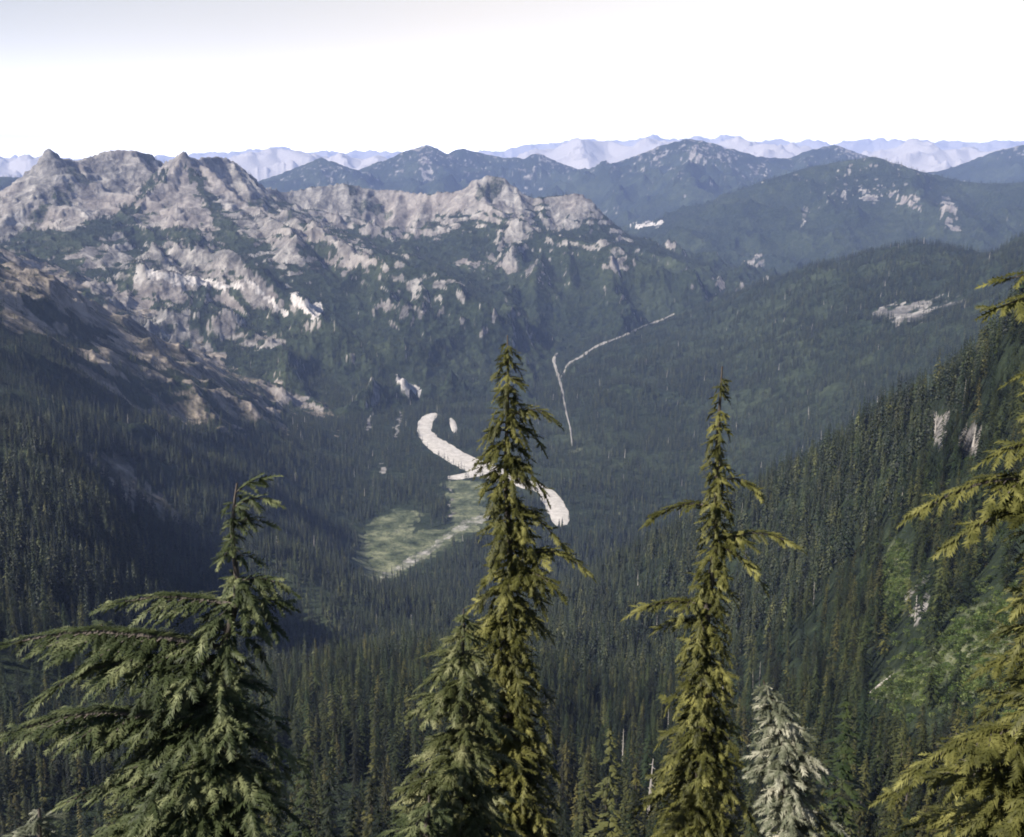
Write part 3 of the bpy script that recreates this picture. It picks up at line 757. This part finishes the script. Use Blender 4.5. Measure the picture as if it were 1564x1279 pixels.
me.vertices.foreach_set('co', np.stack([tx[r_], ty[r_], tz[r_] - 0.4], -1).astype(np.float32).ravel())
a = me.attributes.new('variant', 'INT', 'POINT'); a.data.foreach_set('value', lod.astype(np.int32))
s = hgt[r_] / 23.0; w = s * rng.uniform(0.85, 1.25, len(r_)) * np.where(td[r_] > 3000, 1.25, 1.0) * np.where(sn & (td[r_] > 1200), 1.9, 1)
a = me.attributes.new('size', 'FLOAT_VECTOR', 'POINT'); a.data.foreach_set('vector', np.stack([w, w, s], -1).astype(np.float32).ravel())
a = me.attributes.new('turn', 'FLOAT_VECTOR', 'POINT'); a.data.foreach_set('vector', np.stack([rng.normal(0, .03, len(r_)), rng.normal(0, .03, len(r_)), rng.uniform(0, 6.28, len(r_))], -1).astype(np.float32).ravel())
forest = obj('forest', me); tag(forest, 'dense dark conifer forest covering the slopes and the valley', 'forest', kind='stuff')
def scatter(o, coll):
    ng = bpy.data.node_groups.new(o.name + '_scatter', 'GeometryNodeTree')
    ng.interface.new_socket('Geometry', in_out='INPUT', socket_type='NodeSocketGeometry'); ng.interface.new_socket('Geometry', in_out='OUTPUT', socket_type='NodeSocketGeometry')
    gi = ng.nodes.new('NodeGroupInput'); go = ng.nodes.new('NodeGroupOutput'); ip = ng.nodes.new('GeometryNodeInstanceOnPoints')
    ci = ng.nodes.new('GeometryNodeCollectionInfo'); ci.inputs['Collection'].default_value = coll; ci.inputs['Separate Children'].default_value = True; ci.inputs['Reset Children'].default_value = True
    def na(nm, typ):
        x_ = ng.nodes.new('GeometryNodeInputNamedAttribute'); x_.data_type = typ; x_.inputs[0].default_value = nm; return x_.outputs[0]
    L = ng.links.new
    L(gi.outputs[0], ip.inputs['Points']); L(ci.outputs[0], ip.inputs['Instance']); ip.inputs['Pick Instance'].default_value = True
    L(na('variant', 'INT'), ip.inputs['Instance Index'])
    eu = ng.nodes.new('FunctionNodeEulerToRotation'); L(na('turn', 'FLOAT_VECTOR'), eu.inputs[0]); L(eu.outputs[0], ip.inputs['Rotation'])
    L(na('size', 'FLOAT_VECTOR'), ip.inputs['Scale']); L(ip.outputs[0], go.inputs[0])
    md = o.modifiers.new('scatter', 'NODES'); md.node_group = ng
scatter(forest, src)
print('TREES', len(r_), 'picked', len(picked), 'dist', td[picked].min(), td[picked].max())

# ------------------------------------------------------------------ foreground trees
def spray_template(seed, nb=10):
    random.seed(seed); v = []; f = []
    for j in range(nb):
        t = (j + 0.3) / nb
        for sg in (-1, 1):
            l = 0.42 * (1 - 0.5 * t) * random.uniform(0.8, 1.2); a = sg * random.uniform(0.5, 0.9); w = 0.085
            x, y, z = t, 0, -0.12 * t * t
            dx, dy = math.cos(a), math.sin(a); b = len(v)
            zz = z - l * random.uniform(0.05, 0.35)
            v += [(x - dy * w * sg, y + dx * w * sg * .3, z + .02), (x + dy * w * sg, y - dx * w * sg * .3, z + .02), (x + dx * l, y + dy * l, zz)]; f.append((b, b + 1, b + 2))
        if j % 2 == 0:
            b = len(v); a = random.uniform(-.5, .5); l = 0.16
            v += [(x - .05, 0, z), (x + .05, 0, z), (x + l * .6, math.sin(a) * l, z + l * .7)]; f.append((b, b + 1, b + 2))
    b = len(v); v += [(0.9, -.04, -.1), (0.9, .04, -.1), (1.12, 0, -.16)]; f.append((b, b + 1, b + 2))
    return np.array(v, float), np.array(f)
SPR = [spray_template(i) for i in range(5)]
def merge(items):
    """items: (template index, origin, forward dir, up-ish, length)"""
    vs = []; fs = []; base = 0
    for ti in range(len(SPR)):
        sel = [it for it in items if it[0] == ti]
        if not sel: continue
        tv, tf = SPR[ti]; o = np.array([s_[1] for s_ in sel]); fw = np.array([s_[2] for s_ in sel]); roll = np.array([s_[3] for s_ in sel]); ln = np.array([s_[4] for s_ in sel])
        fw /= np.linalg.norm(fw, axis=1)[:, None]; up = np.array([0, 0, 1.0])
        sd = np.cross(up, fw); sd /= np.linalg.norm(sd, axis=1)[:, None] + 1e-9; u = np.cross(fw, sd)
        cr, sr = np.cos(roll)[:, None], np.sin(roll)[:, None]; sd, u = sd * cr + u * sr, u * cr - sd * sr
        vv = o[:, None] + ln[:, None, None] * (tv[None, :, 0:1] * fw[:, None] + tv[None, :, 1:2] * sd[:, None] + tv[None, :, 2:3] * u[:, None])
        ff = tf[None] + (np.arange(len(sel)) * len(tv))[:, None, None] + base
        vs.append(vv.reshape(-1, 3)); fs.append(ff.reshape(-1, 3)); base += len(sel) * len(tv)
    return np.concatenate(vs), np.concatenate(fs)
class Tubes:
    def __init__(s): s.v = []; s.f = []
    def path(s, pts, radii, sides=5):
        k = len(s.v)
        for i, (p, r) in enumerate(zip(pts, radii)):
            d = np.array(pts[min(i + 1, len(pts) - 1)]) - np.array(pts[max(i - 1, 0)]); d = d / (np.linalg.norm(d) + 1e-9)
            u = np.cross(d, (0.21, 0.95, 0.23)); u /= np.linalg.norm(u); w = np.cross(d, u)
            for j in range(sides):
                t = 2 * math.pi * j / sides; s.v.append(tuple(np.array(p) + (u * math.cos(t) + w * math.sin(t)) * r))
        for i in range(len(pts) - 1):
            for j in range(sides): s.f.append((k + i * sides + j, k + i * sides + (j + 1) % sides, k + (i + 1) * sides + (j + 1) % sides, k + (i + 1) * sides + j))
    def mesh(s, name): return mesh_np(name, s.v, s.f, True)
def bough(tubes, items, p0, th, L, droop, spl, rise=0.15, dens=1.0, side=0.32, rad=None):
    """one limb: out, slightly up, then hanging; side twigs in a flat fan, needles sprays on all"""
    pts = []; nseg = 6; z = 0; th0 = th
    for j in range(nseg + 1):
        t = j / nseg; th += random.uniform(-.06, .06) * (j > 0)
        if j == 0: q = np.array(p0, float)
        else: q = pts[-1] + np.array([math.cos(th), math.sin(th), 0]) * L / nseg
        q[2] = p0[2] + L * (rise * math.sin(t * 2.2) - droop * t ** 1.7); pts.append(q.copy())
    r0 = rad or (0.006 + 0.012 * L); tubes.path(pts, [r0 * (1 - 0.8 * j / nseg) for j in range(nseg + 1)], 4)
    ns = max(3, int(L / (0.085 / dens)))
    for k in range(ns):
        t = (k + random.random()) / ns; t = 0.08 + 0.92 * t; fi = t * nseg; i = min(int(fi), nseg - 1); c = pts[i] + (pts[i + 1] - pts[i]) * (fi - i)
        fwd = pts[i + 1] - pts[i]; fwd /= np.linalg.norm(fwd)
        sg = 1 if k % 2 else -1; a = math.atan2(fwd[1], fwd[0]) + sg * random.uniform(0.5, 1.15)
        sl = side * L * (1.05 - t) * random.uniform(0.7, 1.2)
        if sl > 0.28:
            m_ = max(2, int(sl / 0.10)); e = c.copy(); dz = -random.uniform(0.1, 0.55)
            for j in range(m_):
                a += random.uniform(-.12, .12); st = np.array([math.cos(a), math.sin(a), dz * (0.4 + j / m_)]) * sl / m_
                for s2 in ((-1, 1) if random.random() < dens else (1,)):
                    a2 = a + s2 * random.uniform(0.3, 0.9)
                    items.append((random.randrange(5), e.copy(), (math.cos(a2), math.sin(a2), dz * random.uniform(0.3, 1.3)), random.uniform(-.5, .5), spl * random.uniform(0.6, 1.05)))
                e = e + st
            tubes.path([c, e], [r0 * .3, r0 * .1], 3)
            items.append((random.randrange(5), e.copy(), (math.cos(a), math.sin(a), dz), random.uniform(-.4, .4), spl))
            items.append((random.randrange(5), c.copy() + (0, 0, r0), tuple(fwd + np.array([0, 0, 0.12])), random.uniform(-.3, .3), spl))
        else:
            if k % 2 == 0: items.append((random.randrange(5), c.copy() + (0, 0, r0 * .8), tuple(fwd + np.array([0, 0, 0.15])), random.uniform(-.3, .3), spl * 0.8))
            items.append((random.randrange(5), c.copy(), (math.cos(a), math.sin(a), random.uniform(-.75, 0.1)), random.uniform(-.6, .6), spl * random.uniform(0.7, 1.1)))
            if random.random() < 0.5: items.append((random.randrange(5), c.copy(), (math.cos(a - sg), math.sin(a - sg), random.uniform(-.9, -.1)), random.uniform(-.6, .6), spl * random.uniform(0.6, 1.0)))
    items.append((random.randrange(5), pts[-1], tuple(pts[-1] - pts[-2]), 0, spl))

def hero(name, label, cat, apex, D, base_shift, prof, seed, mat, spl, per_m, boughs=(), droop=(0.25, 0.75), trunk_r=0.16, top_r=0.012, dens=1.0, lean_pow=1.3, wobble=0.05, bough_label=None):
    """apex: photo pixel of the tip; D: distance; prof: [(photo y, reach in m to the left, reach to the right)]"""
    random.seed(seed)
    A_ = P(apex[0], apex[1], D)
    bx_, by_ = A_[0] + base_shift[0], A_[1] + base_shift[1]
    gzz = height_at(np.array([bx_]), np.array([by_]))[0]
    root = bpy.data.objects.new(name, None); C.objects.link(root); root.location = (bx_, by_, gzz); tag(root, label, cat)
    Ht = A_[2] - gzz
    def axis(t):   # t 0 top .. 1 base, local coordinates
        k = t ** lean_pow
        wob = wobble * math.sin(t * 23 + seed) * min(1, t * 5)
        return np.array([-base_shift[0] * (1 - k) + wob, -base_shift[1] * (1 - k), Ht * (1 - t)])
    def t_of(py):     # photo row -> t
        lo, hi = 0.0, 1.0
        for _ in range(30):
            mt = (lo + hi) / 2; q = axis(mt) + np.array([bx_, by_, gzz]); y_ = project(*q)[1]
            if y_ < py: lo = mt
            else: hi = mt
        return lo
    T = Tubes(); nn_ = 26
    T.path([axis(j / nn_) for j in range(nn_, -1, -1)], [top_r + (trunk_r - top_r) * (j / nn_) ** 0.9 for j in range(nn_, -1, -1)], 8)
    obj('trunk', T.mesh('trunk'), M_BARK, root)
    pt = [(t_of(y_), l, r) for y_, l, r in prof]; ts = [p_[0] for p_ in pt]
    if ts[-1] < 0.96: pt.append((0.97, pt[-1][1] * 1.05, pt[-1][2] * 1.05)); ts = [p_[0] for p_ in pt]
    T2 = Tubes(); items = []; nb = int(Ht * per_m)
    for k in range(nb):
        t = ((k // 6) * 6 + 3 + random.uniform(-1.6, 1.6)) / nb * 0.97
        if k < 14: t = (k + random.random()) / nb * 0.97
        l = np.interp(t, ts, [p_[1] for p_ in pt]); r = np.interp(t, ts, [p_[2] for p_ in pt])
        th = k * 2.39996 + random.uniform(-.4, .4); c = math.cos(th)
        side_r = r if c > 0 else l; base_r = min(l, r) * 0.5 + max(l, r) * 0.5
        L = (abs(c) * side_r + (1 - abs(c)) * base_r) * random.choice((0.45, 0.7, 0.85, 1.0, 1.1)) * random.uniform(0.8, 1.1)
        if L < 0.06: continue
        d_ = random.uniform(*droop)
        bough(T2, items, axis(t), th, L, d_, min(spl, 0.09 + L * 0.55), random.uniform(0, .2), dens)
    v_, f_ = merge(items); obj('crown', mesh_np('crown', v_, f_), mat, root); obj('branches', T2.mesh('branches'), M_BARK, root)
    for (py, th, L, dr, rise) in boughs:
        T3 = Tubes(); it = []; bough(T3, it, axis(t_of(py)), th, L, dr, spl * 0.92, rise, dens * 1.15, 0.30, 0.012 + .014 * L)
        v_, f_ = merge(it); k = len(T3.v)
        vv = np.concatenate([np.array(T3.v), v_]); me = bpy.data.meshes.new('bough')
        faces = [tuple(q_) for q_ in T3.f] + [tuple(q_) for q_ in (f_ + k).tolist()]
        me.from_pydata(vv.tolist(), [], faces); me.materials.append(M_BARK); me.materials.append(mat)
        mi = np.zeros(len(faces), np.int32); mi[len(T3.f):] = 1; me.polygons.foreach_set('material_index', mi)
        obj('bough', me, None, root)
    print('HERO', name, len(items), round(Ht, 1)); return root

PI = math.pi
hero('hemlock_tree', 'tall narrow hemlock spire standing in the centre before the river bend', 'tree', (775, 512), 20, (0.05, -0.1),
     [(512, .03, .03), (540, .16, .18), (600, .30, .32), (700, .42, .45), (850, .52, .58), (950, .72, .75), (1050, 1.0, .8), (1279, 1.25, 1.0)], 1, M_OLIVE, 0.33, 27,
     boughs=[(640, -0.15, 0.85, 0.25, 0.35), (650, 0.5, 0.75, 0.75, 0.1), (700, -0.5, 0.8, 0.8, 0.1), (775, -0.1, 1.15, 0.85, 0.1), (862, -0.12, 1.45, 0.32, 0.35), (872, -0.7, 1.1, 0.3, 0.2), (960, 2.9, 1.0, 0.4, 0.2)], droop=(0.45, 1.1))
hero('fir_tree', 'broad pale grey-green fir with its tip left of the central spire', 'tree', (708, 930), 17, (-0.1, 0.1),
     [(930, .03, .03), (980, .38, .3), (1060, .75, .5), (1180, 1.05, .8), (1279, 1.25, .9)], 2, M_CREAM, 0.31, 26, droop=(0.1, 0.4))
hero('hemlock_tree', 'slim hemlock spire with long drooping side boughs, right of centre', 'tree', (1103, 560), 18, (-0.1, 0.0),
     [(560, .03, .03), (590, .10, .10), (650, .14, .16), (760, .22, .25), (850, .30, .33), (950, .30, .36), (1050, .55, .42), (1150, 1.0, .6), (1220, 1.0, 1.0), (1279, 1.1, 1.3)], 3, M_OLIVE, 0.31, 27,
     boughs=[(778, 3.05, 1.1, 0.35, 0.2), (738, -0.1, .7, 0.5, 0.3), (826, -0.08, 1.3, 0.2, 0.2), (835, -0.5, .8, .7, .1), (925, 3.2, 1.25, 0.2, 0.15), (950, 2.8, .8, 0.4, 0.1)], droop=(0.5, 1.2))
hero('hemlock_tree', 'dark spreading hemlock at the left with long boughs reaching the picture edge', 'tree', (362, 738), 14, (-0.75, -0.2),
     [(738, .03, .03), (765, .16, .30), (800, .14, .26), (850, .20, .38), (900, .42, .50), (960, .9, .5), (1060, 1.7, .6), (1160, 2.6, .8), (1279, 3.0, 1.0)], 4, M_GREEN, 0.30, 16,
     boughs=[(925, 3.05, 1.8, 0.14, 0.10), (990, 3.1, 3.1, 0.12, 0.12), (1020, 3.35, 2.3, 0.25, 0.2), (1130, 3.15, 3.2, 0.16, 0.2), (1085, 2.9, 2.0, 0.3, 0.1), (752, 0.2, 0.32, -0.3, 0.3), (775, 0.0, 0.42, 0.0, .3), (800, 0.1, 0.36, 0.1, .2), (890, 0.0, .62, .2, .2), (925, -.1, .6, .1, .2), (1130, -0.3, .95, .35, .2), (1200, 3.0, 2.4, .3, .1)], droop=(0.35, 1.0), lean_pow=0.9, wobble=0.10)
hero('fir_tree', 'small pale frosted-looking fir low beside the slim right spire', 'tree', (1166, 1040), 16, (1.4, 0.1),
     [(1040, .03, .03), (1070, .16, .25), (1150, .35, .6), (1279, .5, .85)], 5, M_PALE, 0.30, 30, droop=(0.05, 0.35), lean_pow=0.8)
hero('hemlock_tree', 'olive hemlock cut by the right edge of the picture, boughs reaching in', 'tree', (1750, 260), 13, (0.0, 0.0),
     [(260, .03, .03), (400, .75, .6), (560, .8, .7), (700, .8, .8), (850, .8, .9), (1050, .85, 1.0), (1160, 1.3, 1.0), (1279, 1.8, 1.2)], 6, M_OLIVE, 0.29, 34,
     boughs=[(430, 2.9, 1.25, 0.1, 0.1), (455, 3.3, 1.6, 0.12, 0.1), (690, 3.2, 1.2, .2, .2), (760, 3.05, 2.0, 0.25, 0.2), (790, 3.4, 1.8, .25, .2), (1130, 3.2, 1.9, .3, .2), (1200, 3.0, 2.0, .3, .2)], droop=(0.2, 0.6))
hero('fir_tree', 'small light green fir peeping in at the bottom left of the central spire', 'tree', (655, 1215), 12, (0.0, 0.0),
     [(1215, .03, .03), (1279, .45, .4)], 8, M_GREEN, 0.22, 26, droop=(0.1, 0.5))
hero('fir_tree', 'small young fir at the bottom left corner', 'tree', (60, 1235), 10, (0.0, 0.0),
     [(1235, .03, .03), (1279, .4, .4)], 9, M_PALE, 0.2, 26, droop=(0.1, 0.5))

# ------------------------------------------------------------------ dead trees standing in the forest
def snag(px, py, h, seed, label, r=0.4, nb=16):
    """stand the dead tree where its tip shows at the given photo point"""
    for d in np.arange(120, 2200, 8.0):
        p = P(px, py, d); z = height_at(np.array([p[0]]), np.array([p[1]]))[0]
        if p[2] - z <= h: break
    h = max(6.0, p[2] - z)
    v_, f_ = snag_mesh(h, r, seed, nb); o = obj('dead_tree', mesh_np('dead_tree', v_, f_, True), M_DEAD); o.location = (p[0], p[1], z - .3)
    tag(o, label, 'dead tree', 'bleached dead trees standing in the forest')
snag(1432, 628, 18, 1, 'bleached dead trunk high on the near right slope', .8, 22)
snag(1490, 648, 15, 2, 'forked pale dead tree right of the other bleached trunk on the right slope', .8, 26)
snag(1245, 888, 16, 3, 'grey dead tree in the forest between the slim spire and the grassy clearing')
snag(1402, 905, 14, 4, 'leaning pale dead tree beside the narrow grassy clearing', .45, 22)
snag(612, 1035, 18, 5, 'thin bleached snag left of the broad pale fir')
snag(823, 830, 20, 6, 'lone white snag just right of the central spire below the river', .5, 6)
snag(1022, 1080, 18, 7, 'slim grey snag just left of the slim right spire')
snag(975, 870, 18, 8, 'small pale snag between the central spire and the slim right spire', .5, 6)
snag(1162, 1010, 16, 9, 'bare grey trunk behind the tip of the frosted fir')

# ------------------------------------------------------------------ shrubs in the clearings (stuff) and a fallen log
sx = []; 
for p in meadow_polys[3:]:
    xs_ = [q_[0] for q_ in p]; ys_ = [q_[1] for q_ in p]
    for _ in range(900):
        u_, v_ = random.uniform(min(xs_), max(xs_)), random.uniform(min(ys_), max(ys_))
        if in_poly(np.array([u_]), np.array([v_]), p)[0]:
            c = cast(u_, v_); sx.append(c)
for _ in range(600):      # looser scrub on the open ground around the clearings
    u_, v_ = random.uniform(1325, 1564), random.uniform(700, 1100); sx.append(cast(u_, v_))
sx = np.array(sx)
def bush(seed):
    random.seed(seed); v = []; f = []
    for k in range(160):
        a = random.uniform(0, 6.28); e = random.uniform(0, 1.4); r = random.uniform(.5, 1)
        c = (math.cos(a) * math.cos(e) * r, math.sin(a) * math.cos(e) * r, math.sin(e) * r * .8); b = len(v)
        for j in range(3): v.append((c[0] + random.uniform(-.2, .2), c[1] + random.uniform(-.2, .2), c[2] + random.uniform(-.15, .15)))
        f.append((b, b + 1, b + 2))
    return np.array(v), np.array(f)
M_SHRUB = leaf_mat('shrub_leaves', (0.014, 0.026, 0.006), (0.075, 0.105, 0.026), (0.19, 0.22, 0.075), 0.12, 0.3)
bsrc = bpy.data.collections.new('shrub_sources')
for k in range(3):
    me = mesh_np('bush_%d' % k, *bush(k)); me.materials.append(M_SHRUB); bsrc.objects.link(bpy.data.objects.new('bush_%d' % k, me))
me = bpy.data.meshes.new('shrubs'); me.vertices.add(len(sx)); me.vertices.foreach_set('co', sx.astype(np.float32).ravel())
a = me.attributes.new('variant', 'INT', 'POINT'); a.data.foreach_set('value', rng.integers(0, 3, len(sx)).astype(np.int32))
s = rng.uniform(0.9, 3.0, len(sx)); a = me.attributes.new('size', 'FLOAT_VECTOR', 'POINT'); a.data.foreach_set('vector', np.stack([s, s, s * .8], -1).astype(np.float32).ravel())
a = me.attributes.new('turn', 'FLOAT_VECTOR', 'POINT'); a.data.foreach_set('vector', np.stack([s * 0, s * 0, rng.uniform(0, 6.28, len(sx))], -1).astype(np.float32).ravel())
sh = obj('shrubs', me); tag(sh, 'bright green shrubs and grass in the clearings of the right slope', 'shrubs', kind='stuff'); scatter(sh, bsrc)
p0 = cast(1330, 1062); p1 = cast(1362, 1036); T = Tubes(); T.path([p0 - p0 + (0, 0, 1.0), (p1 - p0) * .5 + np.array((0, 0, 1.2)), (p1 - p0) + np.array((0, 0, 1.3))], [.7, .6, .35], 8)
o = obj('fallen_log', T.mesh('fallen_log'), M_DEAD); o.location = p0; tag(o, 'bleached fallen log at the lower edge of the grassy clearing', 'log')

# ------------------------------------------------------------------ air
bpy.ops.mesh.primitive_cube_add(size=1)
hz = bpy.context.object; hz.name = 'haze'; hz.data.name = 'haze'
zmin = float(Z.min()) - 1.5; zmax = max(float(Z.max()), 30) + 40
hz.scale = (60000, 40300, zmax - zmin); hz.location = (0, 18600, (zmax + zmin) / 2)
tag(hz, 'pale blue haze filling the valley air', 'haze', kind='stuff')
t = NT('haze_air'); pv = t.n('ShaderNodeVolumePrincipled'); pv.inputs['Color'].default_value = (0.42, 0.56, 1.0, 1); pv.inputs['Density'].default_value = 4.5e-5; pv.inputs['Anisotropy'].default_value = 0.0
t.l(pv.outputs[0], t.out.inputs['Volume']); hz.data.materials.append(t.m)

# ------------------------------------------------------------------ light
SUN_AZ = R(-120); SUN_EL = R(43)
sd = np.array([math.sin(SUN_AZ) * math.cos(SUN_EL), math.cos(SUN_AZ) * math.cos(SUN_EL), math.sin(SUN_EL)])
from mathutils import Vector
L_ = bpy.data.lights.new('sun', 'SUN'); L_.energy = 4.0; L_.angle = R(0.5); L_.color = (1.0, 0.93, 0.84)
so = bpy.data.objects.new('sun', L_); C.objects.link(so); so.rotation_euler = Vector(-sd).to_track_quat('-Z', 'Y').to_euler(); so.location = (0, 0, 100)
wd = bpy.data.worlds.new('World'); bpy.context.scene.world = wd; wd.use_nodes = True
nt = wd.node_tree; bg = nt.nodes['Background']; sky = nt.nodes.new('ShaderNodeTexSky'); sky.sky_type = 'NISHITA'; sky.sun_disc = False
sky.sun_elevation = SUN_EL; sky.sun_rotation = SUN_AZ; sky.altitude = 1800; sky.dust_density = 3.0; sky.air_density = 1.0; sky.ozone_density = 1.0
tc = nt.nodes.new('ShaderNodeTexCoord'); sx_ = nt.nodes.new('ShaderNodeSeparateXYZ'); nt.links.new(tc.outputs['Generated'], sx_.inputs[0])
def wm(op, a, b):
    nd = nt.nodes.new('ShaderNodeMath'); nd.operation = op
    for i, v in enumerate((a, b)):
        if isinstance(v, (int, float)): nd.inputs[i].default_value = v
        else: nt.links.new(v, nd.inputs[i])
    return nd.outputs[0]
def wr(f, stops):
    nd = nt.nodes.new('ShaderNodeValToRGB'); e = nd.color_ramp.elements
    while len(e) < len(stops): e.new(0.5)
    for el, (p, c) in zip(e, stops): el.position = p; el.color = (*c, 1)
    nt.links.new(f, nd.inputs[0]); return nd.outputs[0]
no = nt.nodes.new('ShaderNodeTexNoise'); no.inputs['Scale'].default_value = 2.5; no.inputs['Detail'].default_value = 5; nt.links.new(tc.outputs['Generated'], no.inputs['Vector'])
# thin bright veil of cloud low in the sky, thinner towards the north-west
g_ = wm('ADD', wm('ADD', wm('MULTIPLY', sx_.outputs[0], 0.9), wm('MULTIPLY', sx_.outputs[2], -1.9)), wm('MULTIPLY', no.outputs['Fac'], 0.12))
veil = wr(wm('ADD', g_, 0.62), [(0.0, (6.0, 6.3, 6.7)), (0.2, (7.9, 7.8, 7.6)), (0.42, (9.8, 9.2, 8.4)), (0.62, (11.0, 10.5, 9.8))])
glow = wm('ADD', 0.190, wm('MULTIPLY', 1.15, wm('POWER', 2.71828, wm('MULTIPLY', wm('MAXIMUM', sx_.outputs[2], 0.0), -32.0))))
vm = nt.nodes.new('ShaderNodeVectorMath'); vm.operation = 'MULTIPLY'; nt.links.new(veil, vm.inputs[0]); nt.links.new(glow, vm.inputs[1])
fr_ = wr(sx_.outputs[1], [(0.0, (.12, .12, .12)), (0.35, (.3, .3, .3)), (0.75, (1, 1, 1)), (1, (1, 1, 1))])
vm3 = nt.nodes.new('ShaderNodeVectorMath'); vm3.operation = 'MULTIPLY'; nt.links.new(vm.outputs[0], vm3.inputs[0]); nt.links.new(fr_, vm3.inputs[1]); vm = vm3
vm2 = nt.nodes.new('ShaderNodeVectorMath'); vm2.operation = 'SCALE'; vm2.inputs['Scale'].default_value = 4.8; nt.links.new(vm.outputs[0], vm2.inputs[0]); veil = vm2.outputs[0]
fac = wr(sx_.outputs[2], [(0.0, (1, 1, 1)), (0.14, (1, 1, 1)), (0.34, (0.0, 0.0, 0.0)), (1, (0, 0, 0))])
mxw = nt.nodes.new('ShaderNodeMix'); mxw.data_type = 'RGBA'; nt.links.new(fac, mxw.inputs[0]); nt.links.new(sky.outputs[0], mxw.inputs[6]); nt.links.new(veil, mxw.inputs[7])
nt.links.new(mxw.outputs[2], bg.inputs[0]); bg.inputs[1].default_value = 0.05

cam = bpy.data.cameras.new('camera'); co = bpy.data.objects.new('camera', cam); C.objects.link(co)
cam.sensor_width = 36; cam.lens = 36 * F / W; cam.clip_start = 0.3; cam.clip_end = 200000
co.location = (0, 0, 0); co.rotation_euler = (R(90) - PITCH, 0, 0)
sc = bpy.context.scene; sc.camera = co
sc.view_settings.view_transform = 'Standard'; sc.view_settings.look = 'None'; sc.view_settings.exposure = 1.15; sc.view_settings.gamma = 1
sc.render.engine = 'CYCLES'
cy = sc.cycles; cy.use_denoising = True; cy.max_bounces = 5; cy.diffuse_bounces = 2; cy.glossy_bounces = 1; cy.transmission_bounces = 2; cy.volume_bounces = 1; cy.transparent_max_bounces = 4
cy.filter_width = 1.8
